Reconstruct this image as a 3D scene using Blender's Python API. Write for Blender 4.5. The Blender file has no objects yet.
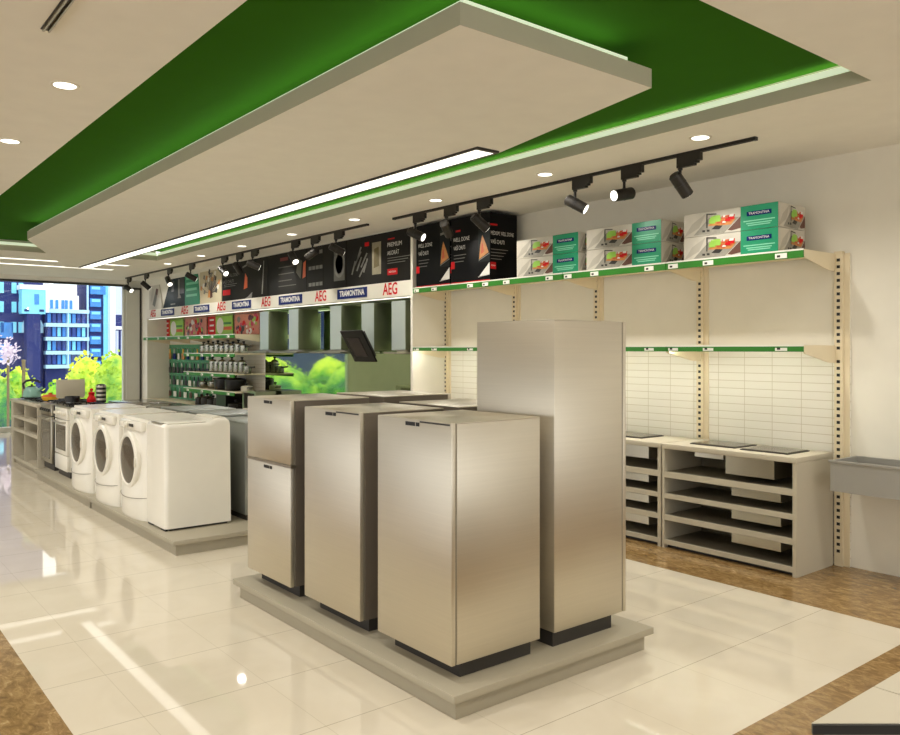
import bpy, bmesh, math, random
from mathutils import Vector, Matrix
random.seed(7)
S = bpy.context.scene
COL = S.collection
PI = math.pi

# ------------------------------------------------------------------ materials
def lin(c):
    return tuple((v/255/12.92 if v/255 <= .04045 else ((v/255+.055)/1.055)**2.4) for v in c) + (1,)
MATS = {}
def mat(name, rgb, rough=.5, metal=0., emit=0., erase=None, spec=.5, aniso=0., noise=None, bump=0., coat=0.):
    if name in MATS: return MATS[name]
    m = bpy.data.materials.new(name); m.use_nodes = True
    nt = m.node_tree; b = nt.nodes['Principled BSDF']
    col = lin(rgb)
    b.inputs['Base Color'].default_value = col
    b.inputs['Roughness'].default_value = rough
    b.inputs['Metallic'].default_value = metal
    b.inputs['Specular IOR Level'].default_value = spec
    b.inputs['Coat Weight'].default_value = coat
    if emit:
        b.inputs['Emission Color'].default_value = lin(erase) if erase else col
        b.inputs['Emission Strength'].default_value = emit
    if aniso:
        b.inputs['Anisotropic'].default_value = aniso
        t = nt.nodes.new('ShaderNodeTangent'); t.direction_type = 'RADIAL'; t.axis = 'Z'
        nt.links.new(t.outputs[0], b.inputs['Tangent'])
    # subtle procedural variation on every surface
    sc, amt = noise if noise else (6., .04)
    tc = nt.nodes.new('ShaderNodeTexCoord'); nz = nt.nodes.new('ShaderNodeTexNoise')
    nz.inputs['Scale'].default_value = sc
    mp = nt.nodes.new('ShaderNodeMapping')
    nt.links.new(tc.outputs['Object'], mp.inputs[0]); nt.links.new(mp.outputs[0], nz.inputs['Vector'])
    if aniso: mp.inputs['Scale'].default_value = (.6, .6, 40)
    rm = nt.nodes.new('ShaderNodeMapRange')
    rm.inputs['To Min'].default_value = 1-amt; rm.inputs['To Max'].default_value = 1+amt
    nt.links.new(nz.outputs['Fac'], rm.inputs['Value'])
    hv = nt.nodes.new('ShaderNodeHueSaturation'); hv.inputs['Color'].default_value = col
    nt.links.new(rm.outputs[0], hv.inputs['Value']); nt.links.new(hv.outputs[0], b.inputs['Base Color'])
    if bump:
        bp = nt.nodes.new('ShaderNodeBump'); bp.inputs['Strength'].default_value = bump; bp.inputs['Distance'].default_value = .01
        nt.links.new(nz.outputs['Fac'], bp.inputs['Height']); nt.links.new(bp.outputs[0], b.inputs['Normal'])
    MATS[name] = m
    return m

def tile_floor_mat():
    m = bpy.data.materials.new('cream_floor_tile'); m.use_nodes = True
    nt = m.node_tree; b = nt.nodes['Principled BSDF']; N = nt.nodes.new; L = nt.links.new
    tc = N('ShaderNodeTexCoord'); mp = N('ShaderNodeMapping'); mp.inputs['Location'].default_value = (25.394, 24.132, 0)
    L(tc.outputs['Object'], mp.inputs[0])
    def grid(w, h, c1, mo):
        br = N('ShaderNodeTexBrick'); br.offset = 0; br.squash = 1
        br.inputs['Scale'].default_value = 1; br.inputs['Brick Width'].default_value = w; br.inputs['Row Height'].default_value = h
        br.inputs['Mortar Size'].default_value = .0022; br.inputs['Mortar Smooth'].default_value = .3
        for k in ('Color1', 'Color2'): br.inputs[k].default_value = c1
        br.inputs['Mortar'].default_value = mo
        L(mp.outputs[0], br.inputs['Vector']); return br
    ba = grid(.5746, 50, lin((222, 213, 194)), lin((166, 155, 132))); bb = grid(50, .5746, (1, 1, 1, 1), (.86, .85, .82, 1))
    br = N('ShaderNodeMixRGB'); br.blend_type = 'MULTIPLY'; br.inputs[0].default_value = 1
    L(ba.outputs['Color'], br.inputs[1]); L(bb.outputs['Color'], br.inputs[2])
    nz = N('ShaderNodeTexNoise'); nz.inputs['Scale'].default_value = 2.2; nz.inputs['Detail'].default_value = 7; nz.inputs['Distortion'].default_value = 1.4
    L(tc.outputs['Object'], nz.inputs['Vector'])
    mx = N('ShaderNodeMixRGB'); mx.blend_type = 'MULTIPLY'; mx.inputs[0].default_value = .2
    rp = N('ShaderNodeValToRGB'); rp.color_ramp.elements[0].position = .35; rp.color_ramp.elements[0].color = (.8, .76, .68, 1); rp.color_ramp.elements[1].position = .62; rp.color_ramp.elements[1].color = (1, 1, 1, 1)
    L(nz.outputs['Fac'], rp.inputs[0]); L(br.outputs[0], mx.inputs[1]); L(rp.outputs[0], mx.inputs[2])
    L(mx.outputs[0], b.inputs['Base Color'])
    b.inputs['Roughness'].default_value = .035; b.inputs['Specular IOR Level'].default_value = .55
    return m

def marble_mat(name='brown_marble'):
    m = bpy.data.materials.new(name); m.use_nodes = True
    nt = m.node_tree; b = nt.nodes['Principled BSDF']; N = nt.nodes.new; L = nt.links.new
    tc = N('ShaderNodeTexCoord')
    mp = N('ShaderNodeMapping'); mp.inputs['Rotation'].default_value = (0, 0, .6); mp.inputs['Scale'].default_value = (1, 2., 1)
    L(tc.outputs['Object'], mp.inputs[0])
    nz = N('ShaderNodeTexNoise'); nz.inputs['Scale'].default_value = 11; nz.inputs['Detail'].default_value = 12; nz.inputs['Roughness'].default_value = .74; nz.inputs['Distortion'].default_value = .9
    L(mp.outputs[0], nz.inputs['Vector'])
    rp = N('ShaderNodeValToRGB'); e = rp.color_ramp.elements
    e[0].position = .3; e[0].color = lin((100, 76, 44)); e[1].position = .72; e[1].color = lin((208, 184, 140))
    x = e.new(.48); x.color = lin((142, 112, 70)); x = e.new(.6); x.color = lin((168, 138, 92))
    L(nz.outputs['Fac'], rp.inputs[0]); L(rp.outputs[0], b.inputs['Base Color'])
    b.inputs['Roughness'].default_value = .16
    return m

def slat_mat():
    m = bpy.data.materials.new('white_slatwall'); m.use_nodes = True
    nt = m.node_tree; b = nt.nodes['Principled BSDF']; N = nt.nodes.new; L = nt.links.new
    tc = N('ShaderNodeTexCoord'); sx = N('ShaderNodeSeparateXYZ'); cb = N('ShaderNodeCombineXYZ')
    L(tc.outputs['Object'], sx.inputs[0]); L(sx.outputs[0], cb.inputs[0]); L(sx.outputs[2], cb.inputs[1])
    br = N('ShaderNodeTexBrick'); br.offset = 0
    br.inputs['Scale'].default_value = 1; br.inputs['Brick Width'].default_value = .24; br.inputs['Row Height'].default_value = .064
    br.inputs['Mortar Size'].default_value = .0028; br.inputs['Mortar Smooth'].default_value = .2
    br.inputs['Color1'].default_value = lin((236, 232, 220)); br.inputs['Color2'].default_value = lin((233, 229, 216)); br.inputs['Mortar'].default_value = lin((204, 195, 174))
    L(cb.outputs[0], br.inputs['Vector']); L(br.outputs['Color'], b.inputs['Base Color'])
    bp = N('ShaderNodeBump'); bp.inputs['Strength'].default_value = .2; bp.inputs['Distance'].default_value = .004; bp.invert = True
    L(br.outputs['Fac'], bp.inputs['Height']); L(bp.outputs[0], b.inputs['Normal'])
    b.inputs['Roughness'].default_value = .45
    return m

def glass_mat():
    m = bpy.data.materials.new('window_glass'); m.use_nodes = True
    nt = m.node_tree; nt.nodes.clear(); N = nt.nodes.new; L = nt.links.new
    o = N('ShaderNodeOutputMaterial'); mx = N('ShaderNodeMixShader'); t = N('ShaderNodeBsdfTransparent'); g = N('ShaderNodeBsdfGlossy')
    t.inputs[0].default_value = (.97, .99, 1, 1); g.inputs['Roughness'].default_value = .02; mx.inputs[0].default_value = .03
    L(t.outputs[0], mx.inputs[1]); L(g.outputs[0], mx.inputs[2]); L(mx.outputs[0], o.inputs[0])
    return m

def leaf_mat(name, a, b_, c, emit=.2):
    m = bpy.data.materials.new(name); m.use_nodes = True
    nt = m.node_tree; b = nt.nodes['Principled BSDF']; N = nt.nodes.new; L = nt.links.new
    tc = N('ShaderNodeTexCoord'); nz = N('ShaderNodeTexNoise'); nz.inputs['Scale'].default_value = .9; nz.inputs['Detail'].default_value = 6; nz.inputs['Roughness'].default_value = .7
    L(tc.outputs['Object'], nz.inputs['Vector'])
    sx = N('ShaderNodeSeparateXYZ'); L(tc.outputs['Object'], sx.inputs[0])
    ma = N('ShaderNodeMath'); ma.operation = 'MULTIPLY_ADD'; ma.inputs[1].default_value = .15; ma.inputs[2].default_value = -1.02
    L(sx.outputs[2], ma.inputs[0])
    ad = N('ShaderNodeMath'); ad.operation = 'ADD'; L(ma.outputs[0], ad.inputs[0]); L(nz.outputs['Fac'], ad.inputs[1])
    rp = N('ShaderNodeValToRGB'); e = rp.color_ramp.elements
    e[0].position = .3; e[0].color = lin(a); e[1].position = .66; e[1].color = lin(c); x = e.new(.46); x.color = lin(b_)  # low leaves coloured as bluish shade, crown tops as sunlit
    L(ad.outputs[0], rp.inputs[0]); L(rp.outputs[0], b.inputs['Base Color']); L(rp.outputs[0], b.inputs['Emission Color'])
    b.inputs['Emission Strength'].default_value = emit; b.inputs['Roughness'].default_value = .8  # leaves glow faintly in place of daylight
    return m

M_floor = tile_floor_mat(); M_marble = marble_mat(); M_slat = slat_mat(); M_glass = glass_mat()
M_ceil = mat('ceiling_paint', (240, 237, 226), .8, spec=.1)
M_ceil2 = mat('recess_side_paint', (200, 196, 172), .7)
M_wall = mat('wall_paint', (232, 227, 212), .6)
M_grayp = mat('grey_panel', (205, 204, 192), .5)
M_green = mat('green_ceiling_paint', (56, 110, 26), .9, spec=.05)
M_white = mat('white_enamel', (236, 232, 220), .22)
M_white2 = mat('white_plastic', (226, 221, 206), .4)
M_plinth = mat('grey_plinth', (168, 160, 140), .5)
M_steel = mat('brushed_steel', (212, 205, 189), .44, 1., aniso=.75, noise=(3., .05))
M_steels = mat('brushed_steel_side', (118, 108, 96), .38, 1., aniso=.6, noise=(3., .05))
M_steelb = mat('blue_grey_steel', (168, 172, 168), .36, .85, aniso=.5)
M_inox = mat('satin_steel', (190, 186, 174), .28, 1.)
M_dark = mat('dark_grey_plastic', (48, 45, 42), .45)
M_black = mat('black_plastic', (20, 20, 20), .35)
M_blackg = mat('black_glass', (9, 8, 8), .12, spec=.12)
M_oven = mat('oven_glass', (96, 90, 80), .12)
M_door = mat('tinted_door_glass', (78, 70, 60), .12)
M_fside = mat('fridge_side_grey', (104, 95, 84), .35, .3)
M_cab = mat('grey_beige_laminate', (190, 182, 162), .45)
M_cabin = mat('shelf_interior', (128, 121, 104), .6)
M_cream = mat('cream_metal', (228, 214, 182), .4)
M_rail = mat('green_price_rail', (44, 122, 32), .4)
M_tag = mat('white_price_tag', (240, 238, 228), .5)
M_boxk = mat('black_carton', (4, 4, 6), .5, spec=.15)
M_lamp = mat('lamp_black', (40, 37, 33), .4, .3)
M_lens = mat('lit_lens', (255, 250, 235), .3, emit=2.5)
M_diff = mat('lit_diffuser', (255, 252, 240), .4, emit=1.25)
M_cove = mat('cove_light', (222, 236, 204), .4, emit=.5)
M_led = mat('led_tape', (250, 255, 235), .4, emit=3.6)
M_pot = mat('pot_steel', (150, 150, 140), .25, 1.)
M_sinkp = mat('sink_print', (150, 146, 134), .5, noise=(40., .25))
M_led2 = mat('shelf_led', (255, 252, 244), .4, emit=26.)
M_hob = mat('smoked_glass', (84, 78, 68), .2)
M_trough = mat('matte_steel', (172, 170, 164), .4, .5)
M_navy = mat('navy_print', (12, 34, 96), .5, spec=.15)
M_red = mat('red_print', (205, 26, 30), .5, spec=.2)
M_inkw = mat('white_ink', (225, 222, 214), .5)
M_inkg = mat('grey_ink', (120, 118, 112), .5)
M_tramgreen = mat('teal_green_print', (24, 140, 98), .4)
M_inkmint = mat('pale_green_ink', (130, 205, 170), .5)
M_photo = mat('pale_stone_print', (200, 194, 180), .5, noise=(9., .12))
M_photod = mat('stone_vein_print', (180, 174, 160), .4)
M_mirror = mat('green_tinted_mirror', (182, 204, 164), .03, 1.)
M_hoodf = mat('pale_blue_steel', (206, 218, 214), .35, .6)
M_hoods = mat('shop_reflection_steel', (150, 158, 128), .3, .85)  # greenish shop reflection on the chimney sides, put into the colour
M_wood = mat('walnut_print', (96, 60, 48), .5)
M_orange = mat('orange_print', (200, 92, 50), .5, noise=(60., .3))
M_amber = mat('golden_print', (196, 130, 66), .5, noise=(30., .4))
M_lime = mat('lime_print', (150, 200, 80), .5)
M_teal = mat('teal_enamel', (136, 180, 166), .25)
M_yellow = mat('yellow_enamel', (232, 178, 40), .35)

# ------------------------------------------------------------------ mesh builder
class MB:
    def __init__(s): s.v = []; s.f = []; s.m = []; s.mats = []
    def mi(s, m):
        if m not in s.mats: s.mats.append(m)
        return s.mats.index(m)
    def add(s, vs, fs, m):
        b = len(s.v); k = s.mi(m); s.v += [tuple(p) for p in vs]
        for f in fs: s.f.append(tuple(i+b for i in f)); s.m.append(k)
        return s
    def addbm(s, bm, m):
        bm.verts.ensure_lookup_table(); bm.verts.index_update()
        s.add([v.co[:] for v in bm.verts], [[v.index for v in f.verts] for f in bm.faces], m); bm.free(); return s
    def box(s, x0, x1, y0, y1, z0, z1, m, bev=0., seg=2, vert_only=False):
        bm = bmesh.new(); bmesh.ops.create_cube(bm, size=1.)
        for v in bm.verts:
            v.co = ((x0+x1)/2+v.co.x*(x1-x0), (y0+y1)/2+v.co.y*(y1-y0), (z0+z1)/2+v.co.z*(z1-z0))
        if bev:
            es = [e for e in bm.edges if (not vert_only or abs(e.verts[0].co.z-e.verts[1].co.z) > 1e-6)]
            bmesh.ops.bevel(bm, geom=es, offset=bev, segments=seg, profile=.5, affect='EDGES')
        return s.addbm(bm, m)
    def prism(s, poly, axis, a0, a1, m):
        # poly: 2D points in the plane perpendicular to axis; extruded from a0 to a1
        def P(p, a):
            return {'x': (a, p[0], p[1]), 'y': (p[0], a, p[1]), 'z': (p[0], p[1], a)}[axis]
        n = len(poly); vs = [P(p, a0) for p in poly]+[P(p, a1) for p in poly]
        fs = [tuple(range(n)), tuple(range(2*n-1, n-1, -1))]+[(i, i+n, (i+1) % n+n, (i+1) % n) for i in range(n)]
        bm = bmesh.new(); bv = [bm.verts.new(v) for v in vs]
        for f in fs: bm.faces.new([bv[i] for i in f])
        bmesh.ops.recalc_face_normals(bm, faces=bm.faces)
        return s.addbm(bm, m)
    def cyl(s, p0, p1, r0, r1, m, n=16, cap=True):
        p0, p1 = Vector(p0), Vector(p1); d = (p1-p0).normalized()
        u = d.orthogonal().normalized(); w = d.cross(u)
        vs = []
        for p, r in ((p0, r0), (p1, r1)):
            for i in range(n):
                a = 2*PI*i/n; vs.append(p+(u*math.cos(a)+w*math.sin(a))*r)
        fs = [(i, (i+1) % n, (i+1) % n+n, i+n) for i in range(n)]
        if cap: fs += [tuple(range(n-1, -1, -1)), tuple(range(n, 2*n))]
        return s.add(vs, fs, m)
    def tube(s, pts, r, m, n=8):
        pts = [Vector(p) for p in pts]; vs = []; prev = None
        for i, p in enumerate(pts):
            d = (pts[min(i+1, len(pts)-1)]-pts[max(i-1, 0)]).normalized()
            u = (prev-d*prev.dot(d)).normalized() if prev else d.orthogonal().normalized()
            prev = u; w = d.cross(u)
            vs += [p+(u*math.cos(2*PI*k/n)+w*math.sin(2*PI*k/n))*r for k in range(n)]
        fs = [(i*n+k, i*n+(k+1) % n, (i+1)*n+(k+1) % n, (i+1)*n+k) for i in range(len(pts)-1) for k in range(n)]
        fs += [tuple(range(n-1, -1, -1)), tuple(range((len(pts)-1)*n, len(pts)*n))]
        return s.add(vs, fs, m)
    def lathe(s, c, prof, m, n=24):
        vs = []; c = Vector(c)
        for r, z in prof:
            vs += [c+Vector((r*math.cos(2*PI*k/n), r*math.sin(2*PI*k/n), z)) for k in range(n)]
        fs = [(i*n+k, i*n+(k+1) % n, (i+1)*n+(k+1) % n, (i+1)*n+k) for i in range(len(prof)-1) for k in range(n)]
        fs += [tuple(range(n-1, -1, -1)), tuple(range((len(prof)-1)*n, len(prof)*n))]
        return s.add(vs, fs, m)
    def poly(s, pts, m): return s.add(pts, [tuple(range(len(pts)))], m)
    def face_y(s, pts, y, m): return s.poly([(p[0], y, p[1]) for p in pts], m)      # print facing -y
    def face_x(s, pts, x, m): return s.poly([(x, p[0], p[1]) for p in pts], m)      # print facing +x
    def rect_y(s, x0, x1, z0, z1, y, m): return s.face_y([(x0, z0), (x1, z0), (x1, z1), (x0, z1)], y, m)
    def rect_x(s, y0, y1, z0, z1, x, m): return s.face_x([(y0, z0), (y1, z0), (y1, z1), (y0, z1)], x, m)
    def text(s, body, m, size, at, face='y', width=None, bold=0.):
        cu = bpy.data.curves.new('t', 'FONT'); cu.body = body; cu.align_x = 'CENTER'; cu.align_y = 'CENTER'; cu.size = size; cu.resolution_u = 3
        cu.offset = bold
        o = bpy.data.objects.new('t', cu); me = bpy.data.meshes.new_from_object(o)
        xs = [v.co.x for v in me.vertices]; k = 1.
        if width and xs: k = width/(max(xs)-min(xs))
        R = Matrix.Rotation(PI/2, 3, 'X')
        if face == 'x': R = Matrix.Rotation(PI/2, 3, 'Z') @ R
        vs = [Vector(at)+R @ Vector((v.co.x*k, v.co.y, v.co.z)) for v in me.vertices]
        s.add(vs, [tuple(p.vertices) for p in me.polygons], m)
        bpy.data.objects.remove(o); bpy.data.curves.remove(cu); bpy.data.meshes.remove(me)
        return s
    def build(s, name, parent=None, label=None, smooth=True, ang=35):
        me = bpy.data.meshes.new(name); me.from_pydata(s.v, [], s.f)
        for m in s.mats: me.materials.append(m)
        me.polygons.foreach_set('material_index', s.m)
        me.update()
        if smooth:
            me.polygons.foreach_set('use_smooth', [True]*len(me.polygons)); me.set_sharp_from_angle(angle=math.radians(ang))
        o = bpy.data.objects.new(name, me); COL.objects.link(o)
        if parent: o.parent = parent
        if label: o['label'] = label
        return o
def one_box(name, parent, x0, x1, y0, y1, z0, z1, m, bev=0., label=None):
    return MB().box(x0, x1, y0, y1, z0, z1, m, bev).build(name, parent, label)

def thing(name, label, cat, loc=(0, 0, 0), rz=0., group=None):
    o = bpy.data.objects.new(name, None); COL.objects.link(o); o.location = loc; o.rotation_euler = (0, 0, rz)
    o['label'] = label; o['category'] = cat
    if group: o['group'] = group
    return o
def tag(o, label, cat, group=None):
    o['label'] = label; o['category'] = cat
    if group: o['group'] = group
    return o
def struct(o, label=None):
    o['kind'] = 'structure'
    if label: o['label'] = label
    return o
def dup(root, loc, label=None, rz=None, group=None):
    r = root.copy(); COL.objects.link(r); r.location = loc
    if rz is not None: r.rotation_euler = (0, 0, rz)
    if label: r['label'] = label
    if group: r['group'] = group
    def kids(a, b):
        for ch in list(a.children):
            c = ch.copy(); COL.objects.link(c); c.parent = b; kids(ch, c)
    kids(root, r)
    return r
ORD = ['first', 'second', 'third', 'fourth', 'fifth', 'sixth', 'seventh', 'eighth', 'ninth', 'tenth']

# ------------------------------------------------------------------ the room
ZC = 3.05; YB = 6.0; XL = -17.4; XR = 5.0; YF = -5.0
f = MB()
X0, X1, Y0, Y1 = XL, -1.86, .868, 4.89
def frect(a, b, c, d, m): f.poly([(a, c, 0), (b, c, 0), (b, d, 0), (a, d, 0)], m)
frect(X0, X1, Y0, Y1, M_floor)
frect(XL, XR, YF, Y0, M_marble); frect(XL, XR, Y1, YB, M_marble); frect(X1, XR, Y0, Y1, M_marble)
f.box(XL, XR, YF, YB, -.12, -.004, M_plinth)
struct(f.build('floor', smooth=False))
struct(one_box('wall_back', None, XL-.15, XR, YB, YB+.12, -.1, 3.4, M_wall))
# ceiling with the rectangular opening of the recess
TX0, TX1, TY0, TY1 = -13.2, -1.945, 1.43, 4.48
c = MB()
for a, b, d, e in ((XL, TX0, YF, YB), (TX1, XR, YF, YB), (TX0, TX1, YF, TY0), (TX0, TX1, TY1, YB)):
    c.box(a, b, d, e, ZC, ZC+.05, M_ceil)
c.box(TX0-.02, TX1+.02, TY1, TY1+.05, ZC+.05, ZC+.07, M_ceil2)
struct(c.build('ceiling', smooth=False))
g = MB()
g.box(TX0-.15, TX1+.15, TY0-.15, TY1+.15, 3.215, 3.26, M_green)
g.box(TX0-.15, TX1+.15, TY0-.15, TY0-.01, 3.1, 3.215, M_ceil2); g.box(TX1+.01, TX1+.15, TY0, TY1, 3.1, 3.215, M_ceil2)
g.box(TX0-.15, TX0-.06, TY0, TY1, 3.1, 3.215, M_ceil2); g.box(TX0-.15, TX1+.15, TY1+.1, TY1+.15, 3.1, 3.215, M_ceil2)
struct(g.build('trim_1', smooth=False), 'deep green recess of the ceiling')
g = MB(); g.box(TX0, TX1, TY1-.004, TY1, ZC, 3.13, M_ceil2); g.box(TX0, TX0+.004, TY0, TY1-.004, ZC, 3.13, M_ceil2)
struct(g.build('trim_2', smooth=False), 'olive grey upstand round the green recess')
t = thing('cove_light_strip', 'glowing strip light along the wall side of the green ceiling recess', 'strip light', (0, 0, 3.13))
one_box('diffuser', t, TX0, TX1+.02, TY1+.004, TY1+.02, 0, .042, M_cove)
one_box('end_diffuser', t, TX0+.001, TX0+.012, TY0, TY1-.006, .002, .044, M_cove)
one_box('channel', t, TX0, TX1+.02, TY1+.02, TY1+.04, 0, .03, M_ceil2)
one_box('led_tape', t, TX0, TX1+.02, TY1+.045, TY1+.08, .005, .012, M_led)
# suspended panel: six-sided slab hanging in the recess
ZP = 2.98
PAN = [(-2.63, 2.17), (-2.63, 3.48), (-4.14, 3.79), (-14.5, 3.79), (-14.5, 3.40), (-11.15, 2.17)]
p = MB().prism(PAN, 'z', ZP+.001, ZP+.1, M_ceil2).poly([(a, b_, ZP) for a, b_ in reversed(PAN)], M_ceil)
struct(p.build('trim_3', smooth=False), 'big beige panel hanging below the green recess')
g = MB(); g.box(-10.6, -3.2, 2.6, 2.66, ZP+.1, 3.215, M_green); g.box(-3.26, -3.2, 2.66, 3.3, ZP+.1, 3.215, M_green); g.box(-12.4, -3.2, 3.3, 3.36, ZP+.1, 3.215, M_green)
t = thing('cove_light_strip', 'glowing strip light on top of the big hanging ceiling panel', 'strip light', (0, 0, ZP+.1))
one_box('diffuser', t, -11.2, -2.66, 2.2, 2.215, 0, .025, M_cove)
one_box('diffuser', t, -2.66, -2.645, 2.2, 3.3, 0, .025, M_cove)
one_box('led_tape', t, -11.2, -2.75, 2.26, 2.3, 0, .008, M_led); one_box('led_tape', t, -2.75, -2.71, 2.26, 3.3, 0, .008, M_led); one_box('led_tape', t, -14.2, -4.4, 3.66, 3.7, 0, .008, M_led)
struct(g.build('trim_4', smooth=False), 'hanger frame above the ceiling panel')
# long linear light under the panel
t = thing('linear_ceiling_light', 'long white linear light along the right edge of the hanging panel', 'light', (0, 0, ZP))
one_box('diffuser', t, -14.3, -4.16, 3.575, 3.745, -.012, 0, M_diff)
fr = MB()
for a, b, d, e in ((-14.33, -4.13, 3.56, 3.575), (-14.33, -4.13, 3.745, 3.76), (-14.33, -14.3, 3.575, 3.745), (-4.16, -4.13, 3.575, 3.745)): fr.box(a, b, d, e, -.016, .0, M_dark)
fr.build('frame', t)
for x, nm in ((-14.25, 'nearer'), (-15.15, 'farther')):
    t = thing('linear_ceiling_light', f'{nm} of two slim linear lights crossing the ceiling before the window', 'light', (x, 0, ZC))
    one_box('diffuser', t, -.09, .09, .6, 4.35, -.006, 0, M_diff)
    fr = MB(); fr.box(-.1, -.09, .6, 4.35, -.01, 0, M_white2); fr.box(.09, .1, .6, 4.35, -.01, 0, M_white2); fr.build('frame', t)
# air vent
t = thing('ceiling_vent', 'dark linear slot air vent in the ceiling', 'vent', (0, .83, ZC))
one_box('frame', t, -3.98, -2.6, -.002, .04, -.004, 0, M_dark)
for k in (.008, .03): one_box('slat', t, -3.97, -2.6, k-.004, k+.004, -.016, -.004, M_inox)
# downlights
def lamp_spot(loc, d, watt, ang, blend=.6, col=(1, .96, .89), r=.05):
    L = bpy.data.lights.new('spot', 'SPOT'); L.energy = watt; L.spot_size = math.radians(ang); L.spot_blend = blend; L.color = col; L.shadow_soft_size = r
    o = bpy.data.objects.new('spot_lamp', L); COL.objects.link(o); o.location = loc; o.rotation_euler = Vector(d).to_track_quat('-Z', 'Y').to_euler()
    return o
def area(loc, d, sx, sy, watt, col=(1, .94, .83)):
    L = bpy.data.lights.new('area', 'AREA'); L.shape = 'RECTANGLE'; L.size = sx; L.size_y = sy; L.energy = watt; L.color = col
    o = bpy.data.objects.new('area_lamp', L); COL.objects.link(o); o.location = loc; o.rotation_euler = Vector(d).to_track_quat('-Z', 'Y').to_euler()
    return o
DL0 = None
spots = [(-3.2-1.477*i, 4.77) for i in range(8)]+[(-4.75, 1.11), (-6.26, 1.11)]
for i, (x, y) in enumerate(spots):
    lab = (f'{ORD[i]} round recessed downlight from the right in the row beside the track rails' if i < 8 else
           ['nearer round downlight left of the green recess, below the air vent', 'round downlight cut by the left picture edge, left of the green recess'][i-8])
    if DL0 is None:
        DL0 = thing('recessed_downlight', lab, 'downlight', (x, y, ZC), 0, 'recessed downlights')
        MB().lathe((0, 0, 0), [(.056, -.004), (.072, -.006), (.075, 0), (.052, 0)], M_white2, 28).build('ring', DL0)
        MB().lathe((0, 0, 0), [(.0, -.005), (.058, -.005), (.058, -.001), (.0, -.001)], M_lens, 28).build('lens', DL0)
    else: dup(DL0, (x, y, ZC), lab)
    lamp_spot((x, y, ZC-.03), (0, 0, -1), 50, 150, .9)
for x, y in ((-3.2, 1.11), (-1.7, 1.11), (-1.7, 4.77), (-.2, 4.77), (-.2, 3.0), (-.2, 1.11), (-7.74, 1.11), (-9.22, 1.11), (-10.7, 1.11), (-12.2, 1.11), (-3.2, -.8), (-6.3, -.8), (-9.3, -.8)): lamp_spot((x, y, ZC-.03), (0, 0, -1), 50, 150, .9)  # extra spots without fixtures, added out of view to brighten the floor

# window wall on the left
struct(MB().box(XL-.15, XL, YF, 1.2, -.1, 3.4, M_wall).box(XL-.15, XL, 5.25, YB, -.1, 3.4, M_grayp).box(XL-.15, XL, 1.2, 5.25, 2.96, 3.4, M_ceil).box(XL-.15, XL, 1.2, 5.25, -.1, .06, M_grayp).build('wall_left', smooth=False))
w = struct(MB().box(XL-.1, XL+.01, 1.2, 1.25, .06, 2.96, M_grayp).box(XL-.1, XL+.01, 5.2, 5.25, .06, 2.96, M_grayp).box(XL-.1, XL+.02, 1.2, 5.25, 2.92, 2.96, M_dark).box(XL-.1, XL+.01, 1.2, 5.25, .06, .1, M_grayp).build('window_1', smooth=False))
gp = one_box('pane', w, XL-.06, XL-.05, 1.25, 5.2, .1, 2.92, M_glass)
struct(MB().box(XL, XL+.05, 5.25, 5.52, 0, 2.86, M_grayp).box(XL, XL+.07, 5.52, 5.545, 0, 2.9, M_dark).box(XL, XL+.07, 5.2, 5.545, 2.86, 2.9, M_dark).build('trim_5', smooth=False), 'grey panel beside the window')
struct(MB().box(XL, -16.84, 5.56, YB, 0, ZC, M_wall).build('wall_corner', smooth=False))
struct(MB().box(-16.8, -7.54, 5.54, 5.62, 2.42, ZC, M_wall).build('wall_upper', smooth=False), 'beige wall above the sign band')
struct(MB().box(XL, XR, YF-.1, YF, 2.1, ZC, mat('added_fascia_paint', (140, 142, 118), .6)).build('added_fascia_front', smooth=False), 'olive fascia added above the open shop front to darken reflections')  # unseen beam added to darken the upper reflections in the fridges
struct(MB().box(XR, XR+.1, YF, YB, 2.55, ZC, mat('added_fascia_paint', (140, 142, 118), .6)).build('added_fascia_right', smooth=False), 'olive fascia added above the open right side to darken reflections')  # second unseen beam, added to dim reflections from this side
# ------------------------------------------------------------------ back wall, right bay: uprights, shelves
struct(MB().box(-7.5, -2.75, 5.985, 5.999, .0, 1.6, M_slat).box(-7.5, -2.75, 5.985, 5.999, 1.6, 2.3, M_wall).build('trim_6', smooth=False), 'white slatted back panel')
pt = thing('partition_panel', 'narrow white partition at the left end of the wall shelving', 'partition', (-7.515, 5.48, 0))
one_box('board', pt, -.02, .015, .0, .505, 0, 2.97, M_white2)
one_box('edge_strip', pt, -.022, .018, -.006, 0, 0, 2.97, M_white)
UX = [-2.82, -4.0, -5.15, -6.3, -7.49]
U0 = None
for i, x in enumerate(UX):
    lab = ['cream slotted upright at the right end of the shelves, beside the steel sink', 'cream slotted upright second from the right, behind the hob counter', 'cream slotted upright third from the right, above the tall fridge', 'cream slotted upright fourth from the right, below the black cartons', 'cream slotted upright at the left end against the white partition'][i]
    if not U0:
        U0 = thing('shelf_upright', lab, 'upright', (x, 5.985, 0), 0, 'slotted shelf uprights')
        b = MB().box(-.03, .03, -.035, 0, 0, 2.31, M_cream)
        b.box(.03, .07, -.012, 0, 0, 2.31, M_cream)
        for k in range(44):
            z = .1+k*.05
            if abs(z-1.55) < .03: continue
            b.box(-.012, .012, -.0365, -.034, z, z+.022, M_black)
        b.build('slotted_post', U0, smooth=False)
        MB().box(-.03, .03, -.04, 0, 2.31, 2.325, M_cream).build('top_cap', U0, smooth=False)
    else: dup(U0, (x, 5.985, 0), lab)
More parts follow.
